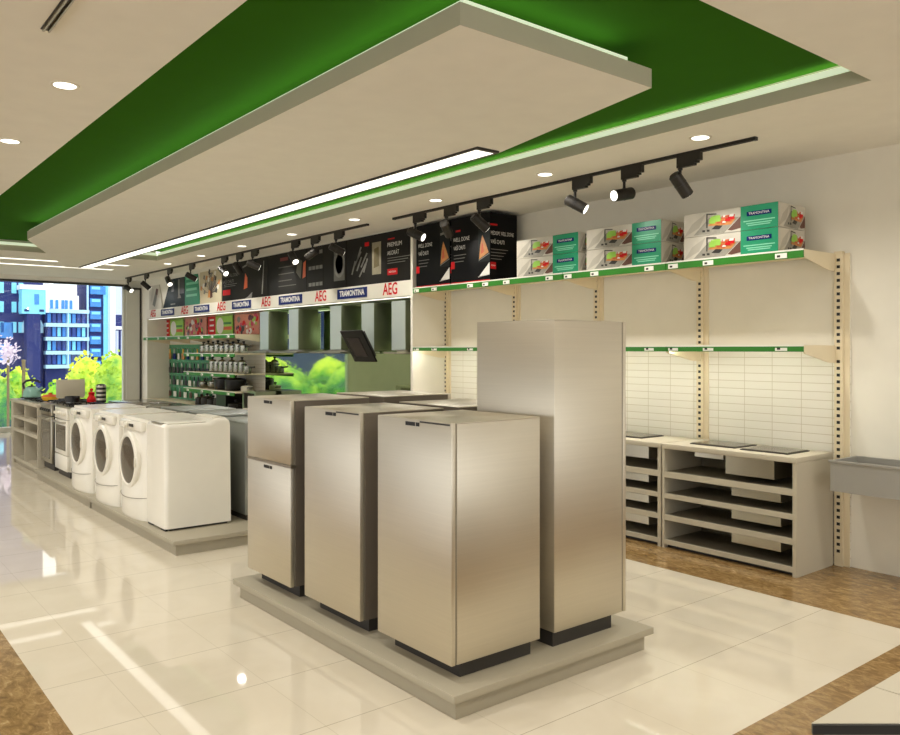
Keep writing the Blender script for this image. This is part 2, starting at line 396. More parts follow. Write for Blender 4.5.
def make_shelf(x0, x1, y, yb, z, lab, tags=(.06, .34, .86), th=.075, bracket=True, name='wall_shelf', group='green edged wall shelves', led=False):
    t = thing(name, lab, 'shelf', ((x0+x1)/2, y, z), 0, group)
    h = (x1-x0)/2
    one_box('board', t, -h+.01, h-.01, .012, yb-y, -.02, 0, M_cream)
    MB().box(-h, h, 0, .012, -.008, .004, M_white).build('front_lip', t, 'white front lip', smooth=False)
    MB().box(-h, h, -.002, .012, -th, -.008, M_rail).build('price_rail', t, 'green price rail', smooth=False)
    if led: MB().box(-h+.02, h-.02, .02, .045, -.028, -.02, M_led2).build('led_tape', t, smooth=False)  # added unseen behind the price rail to brighten the wall below
    for k in tags:
        xx = -h+2*h*k
        b = MB().box(xx-.045, xx+.045, -.008, -.003, -th+.006, -.018, M_tag); b.rect_y(xx-.03, xx-.005, -th+.014, -th+.03, -.0085, M_dark)
        b.build('price_tag', t, smooth=False)
    if bracket:
        for sgn in (-1, 1):
            MB().prism([(.012, -.0), (yb-y, -.0), (yb-y, -.13), (yb-y-.1, -.125), (.03, -.06), (.012, -.04)], 'x', sgn*(h-.004)-.004, sgn*(h-.004)+.004, M_cream).build('bracket', t, smooth=False)
    return t
SX = [-2.84, -4.0, -5.15, -6.3, -7.5]
for lv, z in (('upper', 2.31), ('lower', 1.63)):
    for i in range(4):
        what = {'upper': ['carrying the rightmost sink cartons', 'carrying the middle pile of sink cartons', 'carrying the leftmost sink cartons', 'carrying the two black cartons'],
                'lower': ['right of the tall fridge, above the hob counter', 'just right of the tall fridge', 'hidden mostly behind the tall fridge', 'left of the tall fridge, beside the hood wall']}[lv][i]
        make_shelf(SX[i+1]+.004, SX[i]-.004, 5.48, 5.95, z, f'{lv} cream wall shelf with green rail, {what}', th=(.06 if lv == 'upper' else .046), led=(lv == 'lower'))
# ------------------------------------------------------------------ cartons on the shelf
def sink_art(b, x0, x1, z0, z1, pl, face):
    # one photograph of a sink with vegetables printed on a carton face
    R = b.face_y if face == 'y' else b.face_x
    w, h = x1-x0, z1-z0
    e = -.001 if face == 'y' else .001
    def q(pts, m, k=1): R([(x0+u*w, z0+v*h) for u, v in pts], pl+e*k, m)
    q([(0, 0), (1, 0), (1, 1), (0, 1)], M_photo)
    q([(0, 0), (.28, .35), (.4, .95), (.15, .55)], M_photod, 2)
    q([(.85, .06), (1, .12), (1, .62), (.78, .1)], M_wood, 2)
    q([(.18, .04), (.72, .0), (.98, .6), (.46, .74)], M_sinkp, 2)
    q([(.44, .38), (.84, .32), (.93, .58), (.55, .7)], M_amber, 3)
    rg = random.Random(5)
    for k in range(22):
        u, v, e_ = rg.uniform(.5, .86), rg.uniform(.42, .74), rg.uniform(.03, .06)
        mm = M_lime if u < .62 else (M_orange, M_red, M_amber, M_inkw, M_orange)[k % 5]
        q([(u-e_, v-e_), (u+e_, v-e_*1.2), (u+e_*1.2, v+e_*1.5), (u-e_*.6, v+e_*1.6)], mm, 4+k*.2)
    q([(.5, .22), (.64, .18), (.7, .32), (.58, .38)], M_dark, 3)
    for u in (.34, .42): q([(u, .14), (u+.05, .13), (u+.05, .22), (u, .23)], M_dark, 3)
    q([(.42, .3), (.44, .3), (.44, .88), (.6, .84), (.6, .88), (.42, .93)], M_dark, 9)
def sink_carton(x0, xg, x1, z0, lab, dy=.42, h=.183):
    t = thing('sink_carton', lab, 'box', ((x0+x1)/2, 5.5, z0), 0, 'printed sink cartons')
    a, g0, b_ = x0-(x0+x1)/2, xg-(x0+x1)/2, (x1-x0)/2
    b = MB().box(a, b_, 0, dy, 0, h-.002, M_photo)
    sink_art(b, a, g0, .002, h-.004, -.0005, 'y')
    sink_art(b, .0, dy, .002, h-.004, b_+.0005, 'x')
    b.build('carton', t, smooth=False)
    g_ = MB().rect_y(g0, b_, .0, h-.002, -.002, M_tramgreen)
    cx = (g0+b_)/2; w = b_-g0
    g_.box(cx-w*.33, cx+w*.33, -.004, -.002, h*.56, h*.74, M_navy)
    g_.text('TRAMONTINA', M_inkw, .026, (cx, -.005, h*.65), 'y', w*.55)
    for zz, ww in ((.36, .42), (.26, .34), (.18, .3)): g_.rect_y(cx-w*ww, cx+w*ww, h*zz-.004, h*zz+.004, -.003, M_inkmint)
    g_.build('brand_panel', t, 'green printed panel', smooth=False)
    return t
for nm, (x0, xg, x1), dy in (('leftmost', (-5.78, -5.29, -4.97), .2), ('middle', (-4.87, -4.36, -4.06), .32), ('rightmost', (-3.84, -3.34, -3.04), .38)):
    for k, ps in enumerate(('lower', 'upper')):
        sink_carton(x0, xg, x1, 2.31+k*.184, f'{ps} white and green sink carton of the {nm} pile on the upper shelf', dy)
def black_carton(x0, x1, lab, h=.70):
    t = thing('hood_carton', lab, 'box', ((x0+x1)/2, 5.5, 2.314), 0, 'tall black cartons')
    w = (x1-x0)/2; b = MB().box(-w, w, 0, .38, 0, h, M_boxk)
    b.rect_y(-w, w, 0, .012, -.001, M_red)
    # right part of the front: product picture
    b.face_y([(w*.42, .05), (w*.98, .06), (w*.98, .19), (w*.42, .04)], -.001, M_inkw)
    b.rect_y(w*.42, w*.98, .2, .6, -.0008, mat('dusk_print', (24, 30, 30), .5, spec=.15))
    b.face_y([(w*.46, .23), (w*.93, .29), (w*.8, .38), (w*.62, .48), (w*.52, .38)], -.001, M_amber)
    b.face_y([(w*.55, .28), (w*.7, .3), (w*.66, .38), (w*.6, .4)], -.002, M_orange)
    b.face_y([(w*.45, .55), (w*.97, .57), (w*.97, .6), (w*.45, .575)], -.001, M_inkg)
    b.face_y([(w*.45, .215), (w*.97, .275), (w*.97, .285), (w*.45, .225)], -.001, M_inkg)
    b.text('WELL DONE', M_inkw, .062, (-w*.45, -.0015, .47), 'y', w*.85)
    b.text('VAŠÍ CHUTI', M_inkw, .062, (-w*.55, -.0015, .38), 'y', w*.6)
    for k in range(3): b.rect_y(-w*.85, -w*.2+k*-.02, .3-k*.035, .307-k*.035, -.001, M_inkg)
    b.rect_y(-w, -w*.8, .16, .24, -.001, M_red); b.rect_y(-w*.75, -w*.5, .555, .575, -.001, M_red)
    # right side: the same copy, large
    b.rect_x(.0, .1, .57, .588, w+.001, M_red)
    b.text('MEDIUM, WELL DONE', M_inkw, .058, (w+.0015, .17, .49), 'x', .32)
    b.text('VAŠÍ CHUTI', M_inkw, .058, (w+.0015, .105, .40), 'x', .19)
    for k in range(4): b.rect_x(.01, .25-k*.03, .32-k*.033, .327-k*.033, w+.001, M_inkg)
    b.rect_x(.005, .08, .12, .19, w+.001, M_red); b.text('NOVINKA', M_inkw, .022, (w+.002, .042, .155), 'x', .06)
    b.build('carton', t, smooth=False)
    lid = MB().box(-w, w, 0, .38, h, h+.006, M_boxk).build('top_flap', t, smooth=False)
    return t
black_carton(-7.46, -6.84, 'tall black carton on the upper shelf, against the white partition')
black_carton(-6.82, -6.18, 'tall black carton on the upper shelf, next to the sink cartons')
# ------------------------------------------------------------------ hob counter with open shelves (right)
def counter(x0, x1, lab, group):
    t = thing('shelf_counter', lab, 'counter', ((x0+x1)/2, 5.41, 0), 0, group); h = (x1-x0)/2; D = .535
    one_box('side_panel', t, h-.03, h, 0, D, 0, .80, M_cab); one_box('side_panel', t, -h, -h+.02, 0, D, 0, .80, M_cab)
    one_box('worktop', t, -h, h, -.004, D, .80, .84, M_cab, .004)
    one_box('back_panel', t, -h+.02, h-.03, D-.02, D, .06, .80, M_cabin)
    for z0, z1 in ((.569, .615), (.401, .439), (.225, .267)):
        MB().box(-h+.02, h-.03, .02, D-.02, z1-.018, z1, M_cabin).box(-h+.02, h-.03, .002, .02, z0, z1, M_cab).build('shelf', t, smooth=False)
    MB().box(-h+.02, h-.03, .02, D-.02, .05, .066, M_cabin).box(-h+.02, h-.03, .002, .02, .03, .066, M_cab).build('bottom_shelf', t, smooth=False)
    MB().box(-h+.02, h-.03, .05, .07, 0, .05, M_dark).build('kickboard', t, smooth=False)
    return t
counter(-3.985, -2.855, 'grey beige open-shelf counter with black hobs set in its top, near the steel sink', 'open shelf counters')
counter(-5.08, -4.0, 'grey beige open-shelf counter partly hidden behind the tall fridge', 'open shelf counters')
def basin(x0, x1, y0, y1, zt, zb, lab, nm='steel_sink', cat='sink'):
    t = thing(nm, lab, cat, ((x0+x1)/2, y0, zb), 0, 'steel sinks in the counter shelves'); h = (x1-x0)/2; d = y1-y0; H = zt-zb; k = .012
    b = MB()
    b.box(-h, h, 0, k, 0, H, M_inox).box(-h, h, d-k, d, 0, H, M_inox).box(-h, -h+k, k, d-k, 0, H, M_inox).box(h-k, h, k, d-k, 0, H, M_inox).box(-h+k, h-k, k, d-k, 0, .012, M_inox)
    b.build('bowl', t, smooth=False)
    MB().lathe((0, d/2, .012), [(.001, 0), (.03, 0), (.034, .004), (.001, .004)], M_dark, 16).build('drain', t)
    return t
for k, (zt, zb) in enumerate(((.564, .506), (.396, .334), (.22, .155))):
    nm = ('upper', 'middle', 'lower')[k]
    basin(-3.37, -2.98, 5.425, 5.75, zt, zb, f'steel sink bowl under the {nm} shelf at the right of the hob counter')
    basin(-4.42, -4.13, 5.425, 5.75, zt, zb, f'steel sink bowl under the {nm} shelf beside the tall fridge')
basin(-3.42, -3.03, 5.425, 5.75, .797, .664, 'deep steel sink bowl hanging under the worktop of the hob counter')
basin(-4.42, -4.13, 5.425, 5.75, .797, .70, 'steel sink bowl under the worktop beside the tall fridge')
basin(-3.69, -3.44, 5.425, 5.75, .797, .765, 'shallow steel tray under the worktop left of the deep sink bowl')
def hob(x0, x1, y0, y1, z, lab):
    t = thing('glass_hob', lab, 'hob', ((x0+x1)/2, (y0+y1)/2, z), 0, 'black hobs on the counter'); w, d = (x1-x0)/2, (y1-y0)/2
    MB().box(-w, w, -d, d, 0, .008, M_dark).build('frame', t, smooth=False)
    MB().box(-w+.01, w-.01, -d+.01, d-.01, .008, .012, M_hob).build('glass_plate', t, smooth=False)
hob(-3.36, -2.98, 5.52, 5.84, .84, 'dark glass hob on the counter, rightmost of three')
hob(-3.82, -3.42, 5.55, 5.86, .84, 'dark glass hob on the counter, in the middle of three')
hob(-4.75, -4.3, 5.55, 5.86, .84, 'dark glass hob on the counter beside the tall fridge')
# wall-hung steel trough at the right edge
t = thing('steel_trough_sink', 'wall hung stainless steel trough sink right of the shelves', 'sink', (-2.3, 5.6, .61))
b = MB(); k = .02
b.box(-.41, .6, 0, k, 0, .215, M_trough).box(-.41, .6, .385-k, .385, 0, .215, M_trough).box(-.41, -.41+k, k, .385-k, 0, .215, M_trough).box(.58, .6, k, .385-k, 0, .215, M_trough).box(-.39, .58, k, .385-k, 0, .06, M_trough)
b.build('basin', t, smooth=False)
MB().box(-.42, .61, -.008, .0, .2, .218, M_trough, .003).build('rim', t)
# ------------------------------------------------------------------ fridge island
def plinth(x0, x1, y0, y1, lab, grp=None, ov=.035):
    t = thing('display_plinth', lab, 'plinth', ((x0+x1)/2, (y0+y1)/2, 0), 0, grp); w, d = (x1-x0)/2, (y1-y0)/2
    one_box('base', t, -w, w, -d, d, 0, .085, M_plinth)
    one_box('top_slab', t, -w-ov, w+ov, -d-ov, d+ov, .085, .12, M_plinth, .003)
    return t
plinth(-4.885, -2.685, 2.19, 3.49, 'low grey plinth under the stainless fridges')
def fridge(x0, lab, top=1.275, w=.585, y=2.22, back=False, split=False, side=None):
    t = thing('refrigerator', lab, 'fridge', (x0+w/2, y if not back else y+.55, .12), PI if back else 0, 'stainless fridges on the island plinth')
    h = w/2; H = top-.12; D = .55
    one_box('kickplate', t, -h+.03, h-.045, .085, D-.02, 0, .083, M_dark)
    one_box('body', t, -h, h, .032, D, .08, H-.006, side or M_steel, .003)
    one_box('top_panel', t, -h, h, .028, D, H-.006, H, M_steel, .002)
    MB().box(-h+.004, h-.004, .022, .033, .085, H-.004, M_cabin).build('door_seal', t, smooth=False)
    def disp(d, z):
        b = MB().box(.0-.05, .055, -.004, 0, z-.012, z+.006, M_black); b.rect_y(.028, .032, z-.012, z+.006, -.0045, M_steel); b.build('control_display', d, smooth=False)
    if split:
        for z0, z1 in ((.08, .782), (.798, H)):
            d = one_box('door', t, -h, h, 0, .024, z0, z1, M_steel, .003); disp(d, z1-.02)
        MB().box(-h, h+.02, -.008, .03, .782, .797, M_inox).build('grip_bar', t, smooth=False)
    else:
        d = one_box('door', t, -h, h, 0, .024, .08, H, M_steel, .003); disp(d, H-.02)
        MB().box(.06, h-.01, -.002, .01, H-.014, H-.006, M_dark).build('grip_recess', d, smooth=False)
    return t
fridge(-3.335, 'low stainless fridge at the near corner of the island, beside the tall fridge')
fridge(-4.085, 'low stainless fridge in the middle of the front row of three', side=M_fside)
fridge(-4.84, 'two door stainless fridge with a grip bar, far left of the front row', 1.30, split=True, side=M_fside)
fridge(-3.345, 'tall single stainless fridge towering at the back right of the island', 1.75, .585, 2.88, True)
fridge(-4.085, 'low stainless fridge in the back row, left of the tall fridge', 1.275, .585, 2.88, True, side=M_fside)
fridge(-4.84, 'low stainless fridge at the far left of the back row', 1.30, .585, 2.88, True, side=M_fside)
# ------------------------------------------------------------------ washer row
plinth(-8.52, -6.175, 2.24, 3.62, 'near grey plinth under the white washing machines', 'plinths of the appliance row', .03)
plinth(-10.93, -8.585, 2.24, 3.62, 'far grey plinth under the cookers, left of the washing machines', 'plinths of the appliance row', .03)
W0 = None
for i, xc in enumerate((-7.34, -8.17, -9.08)):
    lab = ['white front loading washer beside the top loader', 'white front loading washer, middle of the three', 'white front loading washer beside the white cooker'][i]
    if W0: dup(W0, (xc, 2.25, .12), lab); continue
    W0 = t = thing('washing_machine', lab, 'washing machine', (xc, 2.25, .12), 0, 'front loading washers')
    hw = .35; H = .87
    # plan outline with bowed front; the belly bows more towards the bottom
    b = MB(); rows = []
    def outline(bow):
        pts = [(-hw+.02, .6), (-hw, .58), (-hw, .06)]
        for k in range(13):
            u = -1+2*k/12; pts.append((u*hw*.985, .05-bow*(1-u*u)**.75))
        return pts+[(hw, .06), (hw, .58), (hw-.02, .6)]
    zs = [(0, .07), (.03, .085), (.2, .085), (.27, .075), (.34, .06), (.6, .055), (.74, .045), (.8, .02), (H-.012, .0), (H, -.012)]
    n = len(outline(.1)); vs = []
    for z, bow in zs: vs += [(px, py, z) for px, py in outline(bow)]
    fs = [(r*n+k, r*n+(k+1) % n, (r+1)*n+(k+1) % n, (r+1)*n+k) for r in range(len(zs)-1) for k in range(n)]
    fs += [tuple(range(n-1, -1, -1)), tuple(range((len(zs)-1)*n, len(zs)*n))]
    b.add(vs, fs, M_white); b.build('body', t)
    d = MB(); rr = []
    def ring(prof, m, bb):
        q = MB().lathe((0, 0, 0), prof, m, 36)
        bb.add([(x, -z-.012, y+.5) for x, y, z in q.v], [tuple(reversed(f_)) for f_ in q.f], m)
    ring([(.255, -.03), (.255, .0), (.245, .012), (.215, .016), (.206, .008), (.206, -.03)], M_white, d)
    dd = d.build('door', t)
    d = MB(); ring([(.205, -.03), (.205, .007), (.15, .013), (.08, .016), (.001, .017)], M_door, d); d.build('door_glass', dd, 'brown tinted round glass')
    d = MB().box(.222, .242, -.036, -.024, .46, .54, M_white2, .004); d.build('handle', dd)
    cp = MB().box(-.3, .3, .0, .05, .765, .85, M_white, .015).build('control_panel', t)
    MB().box(.02, .12, -.016, -.01, .8, .825, M_black).build('display', cp, smooth=False)
    MB().cyl((-.06, -.012, .81), (-.06, -.035, .81), .028, .025, M_white, 20).build('dial', cp)
    MB().box(-.27, -.12, -.016, -.01, .785, .835, M_white, .006).build('detergent_drawer', cp)
    MB().tube([(hw*u*.95, .045-.088*(1-u*u)**.75, .2-.02*(1-u*u)) for u in [-1+k/8 for k in range(17)]], .003, M_cabin, 6).build('pedestal_seam', t)
# top loader in front
t = thing('top_loading_washer', 'slim white top loading washer at the near end of the row', 'washing machine', (-6.735, 2.27, .12))
pf = [(0, .02), (.0, .845), (.02, .868), (.38, .868), (.42, .895), (.52, .905), (.55, .88), (.56, .02)]
b = MB(); bm = bmesh.new()
vs0 = [bm.verts.new((-.235, y, z)) for y, z in pf]; vs1 = [bm.verts.new((.235, y, z)) for y, z in pf]; n = len(pf)
bm.faces.new(vs0); bm.faces.new(list(reversed(vs1)))
for k in range(n): bm.faces.new([vs0[k], vs1[k], vs1[(k+1) % n], vs0[(k+1) % n]])
bmesh.ops.recalc_face_normals(bm, faces=bm.faces)
es = [e for e in bm.edges if abs(e.verts[0].co.x-e.verts[1].co.x) < 1e-6 and min(e.verts[0].co.z, e.verts[1].co.z) > .0 and max(e.verts[0].co.y, e.verts[1].co.y) < .56]
es += [e for e in bm.edges if abs(e.verts[0].co.x-e.verts[1].co.x) < 1e-6 and max(e.verts[0].co.y, e.verts[1].co.y) < .01 and e not in es]
bmesh.ops.bevel(bm, geom=es, offset=.05, segments=4, profile=.5, affect='EDGES', clamp_overlap=True)
b.addbm(bm, M_white); b.build('body', t)
lid = MB().box(-.2, .2, .03, .36, .868, .878, M_white, .006).build('lid', t)
MB().box(-.12, .12, .005, .035, .862, .876, M_inox, .004).build('lid_grip', lid)
MB().box(-.19, .19, .42, .5, .893, .912, M_white2, .008).build('control_panel', t)
MB().box(-.21, -.1, .01, .03, .0, .03, M_black).box(.1, .21, .01, .03, .0, .03, M_black).box(-.21, .21, .05, .54, 0, .02, M_dark).build('base', t)
# cookers
def cooker(xc, w, lab, steel=False, y=2.33):
    mb = M_inox if steel else M_white
    t = thing('cooker', lab, 'cooker', (xc, y, .12), 0, 'cookers in the appliance row'); h = w/2; H = .80
    one_box('body', t, -h, h, .03, .58, .07, H, M_dark if steel else M_white, .004)
    one_box('base', t, -h+.01, h-.01, .04, .56, 0, .07, M_dark)
    d = one_box('oven_door', t, -h, h, 0, .03, .26 if not steel else .09, .66, mb, .006)
    z0 = .31 if not steel else .14
    MB().box(-h+.06, h-.06, -.004, 0, z0, .6, M_oven).build('oven_window', d, smooth=False)
    MB().tube([(-h+.05, 0, .635), (-h+.05, -.04, .635), (h-.05, -.04, .635), (h-.05, 0, .635)], .011, M_inox, 8).build('door_handle', d)
    if not steel: one_box('storage_drawer', t, -h, h, 0, .03, .075, .25, mb, .006)
    cp = one_box('control_panel', t, -h, h, 0, .03, .67, H, mb, .006)
    for k in range(5): MB().cyl((-h+.07+k*(w-.14)/4, 0, .735), (-h+.07+k*(w-.14)/4, -.028, .735), .02, .017, M_white2 if not steel else M_dark, 14).build('knob', cp)
    one_box('cooktop', t, -h, h, 0, .58, H, H+.012, M_inox, .004)
    for sx in (-.5, .5):
        for sy in (.16, .42):
            g_ = MB(); x = sx*h
            for k in (-1, 0, 1):
                g_.box(x-.1, x+.1, sy+k*.05-.005, sy+k*.05+.005, H+.03, H+.04, M_black); g_.box(x+k*.07-.005, x+k*.07+.005, sy-.09, sy+.09, H+.03, H+.04, M_black)
            for a in (-.09, .09):
                for bq in (-.08, .08): g_.box(x+a-.005, x+a+.005, sy+bq-.005, sy+bq+.005, H+.012, H+.03, M_black)
            g_.build('pan_support', t, smooth=False)
            MB().lathe((x, sy, H+.012), [(.045, 0), (.045, .012), (.03, .018), (.001, .018)], M_dark, 18).build('burner', t)
    return t
ck = cooker(-10.16, .56, 'white freestanding cooker with dark oven window beside the washers')
t = thing('display_board', 'blank beige board standing between the cookers and the yellow casserole', 'board', (-10.97, 2.63, .984))
MB().box(0, .012, -.17, .17, .012, .235, M_cab, .004).build('board', t); MB().box(-.04, .05, -.15, .15, 0, .012, M_cab).build('foot', t)
cooker(-10.9, .54, 'dark sided steel cooker with tall oven window, left of the white cooker', True)
# open shelf cabinet at the far left end
t = thing('shelf_cabinet', 'grey beige open cubby cabinet at the far left end of the appliance row', 'cabinet', (-12.05, 2.3, 0)); h = .84; D = .6
one_box('side_panel', t, -h, -h+.16, 0, D, 0, .86, M_cab); one_box('side_panel', t, h-.03, h, 0, D, 0, .86, M_cab)
one_box('worktop', t, -h, h, -.01, D, .86, .9, M_cab, .004)
one_box('divider', t, .0, .03, .01, D-.02, .1, .86, M_cab); one_box('back_panel', t, -h+.16, h-.03, D-.02, D, .1, .86, M_cabin)
for z in (.1, .5, .68): MB().box(-h+.16, h-.03, 0, D-.02, z-.04, z, M_cab).build('shelf', t, smooth=False)
one_box('plinth_base', t, -h+.02, h-.02, .03, D, 0, .06, M_plinth)
# back-to-back second row
def second(x0, x1, z, lab, topm=M_steelb, side=M_steelb):
    t = thing('cooling_unit', lab, 'appliance', ((x0+x1)/2, 2.96, .12), 0, 'second row of appliances'); h = (x1-x0)/2
    one_box('body', t, -h, h, 0, .53, .05, z-.02, side, .004); one_box('top', t, -h-.003, h+.003, -.003, .535, z-.02, z, topm, .004)
    one_box('door', t, -h, h, .53, .56, .06, z-.025, side, .004); one_box('base', t, -h+.02, h-.02, .02, .52, 0, .05, M_dark)
    return t
second(-7.1, -6.5, .85, 'grey steel appliance behind the top loading washer')
second(-7.8, -7.16, .87, 'grey steel appliance behind the washer next to the top loader')
second(-8.6, -7.9, .87, 'grey steel appliance behind the middle washer')
second(-9.5, -8.7, .84, 'appliance with dark glass top behind the farthest washer', M_oven)
second(-10.5, -9.6, .84, 'appliance with dark glass top behind the white cooker', M_oven)
# things on the worktops
class KB(MB):
    def build(s, *a):
        s.v = [(x*.62, y*.62, z*.68) for x, y, z in s.v]; return MB.build(s, *a)
t = thing('kettle', 'pale teal kettle with black handle on the cubby cabinet', 'kettle', (-12.35, 2.46, .937), .9)
KB().lathe((0, 0, 0), [(.001, 0), (.17, 0), (.185, .02), (.17, .12), (.12, .2), (.09, .215), (.001, .22)], M_teal, 28).build('pot', t)
KB().lathe((0, 0, .218), [(.001, 0), (.085, 0), (.07, .012), (.02, .02), (.022, .045), (.001, .05)], M_black, 20).build('lid', t)
KB().tube([(-.17, 0, .17), (-.2, 0, .27), (-.12, 0, .335), (0, 0, .35), (.12, 0, .335), (.19, 0, .3)], .024, M_black, 8).build('handle', t)
KB().cyl((.13, 0, .12), (.24, 0, .2), .04, .02, M_teal, 14).build('spout', t)
def gas_hob(x, y, z, lab):
    t = thing('gas_hob', lab, 'hob', (x, y, z), 0, 'gas hobs on the cubby cabinet')
    one_box('plate', t, -.28, .28, -.22, .22, 0, .012, M_inox, .004)
    for sx in (-.14, .14):
        for sy in (-.11, .11):
            b = MB()
            for k in (-1, 1): b.box(sx-.1, sx+.1, sy+k*.04-.005, sy+k*.04+.005, .025, .036, M_black).box(sx+k*.04-.005, sx+k*.04+.005, sy-.1, sy+.1, .025, .036, M_black)
            for k in (-1, 1):
                for j in (-1, 1): b.box(sx+k*.04-.006, sx+k*.04+.006, sy+j*.04-.006, sy+j*.04+.006, .012, .025, M_black)
            b.build('grate', t, smooth=False)
gas_hob(-12.3, 2.55, .9, 'steel gas hob on the cubby cabinet under the teal kettle'); gas_hob(-11.62, 2.55, .9, 'steel gas hob on the cubby cabinet beside the steel cooker')
t = thing('casserole_dish', 'yellow casserole dish on the gas hob right of the kettle', 'pot', (-11.45, 2.5, .936))
MB().lathe((0, 0, 0), [(.001, 0), (.08, 0), (.1, .02), (.11, .05), (.105, .05), (.08, .015), (.001, .015)], M_yellow, 24).build('bowl', t)
MB().lathe((0, 0, .05), [(.11, 0), (.08, .02), (.02, .03), (.025, .045), (.001, .05)], M_orange, 24).build('lid', t)
t = thing('pan_stack', 'black saucepan on the white cooker in front of the blank board', 'pot', (-10.3, 2.49, .972))
MB().lathe((0, 0, 0), [(.001, 0), (.08, 0), (.085, .07), (.078, .07), (.075, .01), (.001, .01)], M_black, 20).build('pan', t)
MB().tube([(.08, 0, .055), (.2, .02, .07)], .01, M_black, 6).build('handle', t)
t = thing('stacked_pot', 'black and steel banded stock pot on the white cooker right of the red mill', 'pot', (-10.02, 2.74, .973))
b = MB()
for k in range(4): b.lathe((0, 0, k*.05), [(.001, 0), (.055, 0), (.056, .025)], M_black, 20); b.lathe((0, 0, k*.05+.025), [(.056, 0), (.058, .004), (.058, .021), (.056, .025), (.001, .025)], M_inox, 20)
b.build('pot', t); MB().lathe((0, 0, .2), [(.055, 0), (.04, .015), (.001, .02)], M_black, 20).build('lid', t)
t = thing('pepper_mill', 'red pepper mill on the white cooker beside the stock pot', 'mill', (-10.2, 2.68, .972))
MB().lathe((0, 0, 0), [(.001, 0), (.05, 0), (.055, .03), (.03, .08), (.04, .11), (.001, .13)], M_red, 18).build('body', t)
MB().lathe((0, 0, .128), [(.001, 0), (.022, .01), (.018, .03), (.001, .035)], M_red, 14).build('knob', t)
# ------------------------------------------------------------------ sign band and posters
t = thing('brand_sign_band', 'long cream illuminated sign band with brand logos above the hoods', 'sign', (0, 5.48, 2.23))
one_box('board', t, -16.78, -7.54, 0, .06, 0, .18, M_white2)
MB().box(-16.78, -7.545, -.004, .4, -.012, 0, M_inox).build('bottom_trim', t, smooth=False)
one_box('light_tube', t, -16.7, -7.6, .02, .05, -.019, -.012, M_diff)
def xu(u, y=5.48): # column of the photograph -> x on the sign plane, worked out once from the camera solve
    a = (u-450)/802; return y*(-.7793+a*.6267)/(.6267+a*.7793)
for u0, u1 in ((382.8, 398.2), (315, 327), (261.4, 271), (217, 226), (181, 188.5), (150.5, 156)):
    x0, x1 = xu(u0), xu(u1); w = .36; xc = (x0+x1)/2
    MB().text('AEG', M_red, .2, (xc, -.003, .092), 'y', max(.24, (x1-x0)*.95), .004).build('red_logo', t, 'red capital letters', smooth=False)
for u0, u1 in ((339, 366.6), (280, 302), (233, 251), (195, 209), (162, 174)):
    xc = (xu(u0)+xu(u1))/2
    b = MB().box(xc-.37, xc+.37, -.008, 0, .022, .162, M_inkw, .004).box(xc-.36, xc+.36, -.012, -.008, .028, .156, M_navy, .002)
    b.text('TRAMONTINA', M_inkw, .1, (xc, -.0135, .092), 'y', .6, .003); b.build('navy_logo_plate', t, 'navy plate with white letters', smooth=False)
def poster(x0, x1, m, lab, z0=2.412, z1=3.03, slope=None):
    t = thing('poster', lab, 'poster', ((x0+x1)/2, 5.535, z0), 0, 'posters above the sign band'); w = (x1-x0)/2; H = z1-z0
    if slope: pl = [(-w, 0), (w, 0), (w*slope[1], H), (-w*slope[0], H)]
    else: pl = [(-w, 0), (w, 0), (w, H), (-w, H)]
    b = MB().prism(pl, 'y', -.012, 0, m)
    return t, w, H, b
M_pk = mat('charcoal_print', (33, 31, 28), .55, spec=.15)
def lines(b, x0, x1, zs, m=M_inkg, th=.008):
    for k, z in enumerate(zs): b.rect_y(x0, x1-(x1-x0)*.12*(k % 3), z, z+th, -.0135, m)
t, w, H, b = poster(-13.05, -11.32, M_pk, 'charcoal poster with pizza slice picture, beside the beige ornament poster')
b.text('MEDIUM, WELL DONE', M_inkg, .08, (-w*.62, -.0135, .42), 'y', .6); b.text('VAŠÍ CHUTI', M_inkg, .08, (-w*.7, -.0135, .32), 'y', .45)
b.rect_y(-w*.96, -w*.6, .1, .19, -.0135, M_red); lines(b, -w*.9, -w*.3, (.27, .24))
b.face_y([(0, .16), (.14, .18), (.14, .34), (.06, .42)], -.0135, M_orange); b.face_y([(0, .0), (.3, .0), (.32, .1), (.14, .03)], -.0135, M_inkg)
b.face_y([(-.05, .5), (.3, .56), (.3, .59), (-.05, .53)], -.0135, M_inkg); b.face_y([(w*.75, .05), (w*.8, .05), (w*.86, .56), (w*.83, .56)], -.0135, M_inkg)
b.build('print_board', t, smooth=False)
t, w, H, b = poster(-11.31, -10.11, M_pk, 'charcoal poster with faint text and a glass on its right')
b.rect_y(-.2, .05, .5, .55, -.0135, mat('dark_red_print', (110, 30, 28), .5)); lines(b, -.25, .3, (.4, .3, .2, .12), mat('dim_ink', (74, 70, 64), .5), .014)
b.face_y([(w*.82, .2), (w*.97, .22), (w*.98, .45), (w*.86, .42)], -.0135, M_orange); b.face_y([(w*.5, .3), (w*.72, .2), (w*.8, .45), (w*.6, .5)], -.0135, mat('dim_olive_print', (86, 84, 70), .5)); b.build('print_board', t, smooth=False)
t, w, H, b = poster(-10.1, -9.64, M_pk, 'narrow charcoal poster with three rows of plates')
for z in (.09, .32, .53):
    for k in range(4): b.box(-w*.72+k*.1, -w*.72+.08+k*.1, -.0145, -.0125, z-.02, z+.03, M_inkg)
b.build('print_board', t, smooth=False)
t, w, H, b = poster(-9.63, -9.03, M_pk, 'charcoal poster with grey oven door picture')
MG = mat('mid_grey_print', (96, 94, 86), .5); b.rect_y(-.02, w*.85, .1, .52, -.0135, MG)
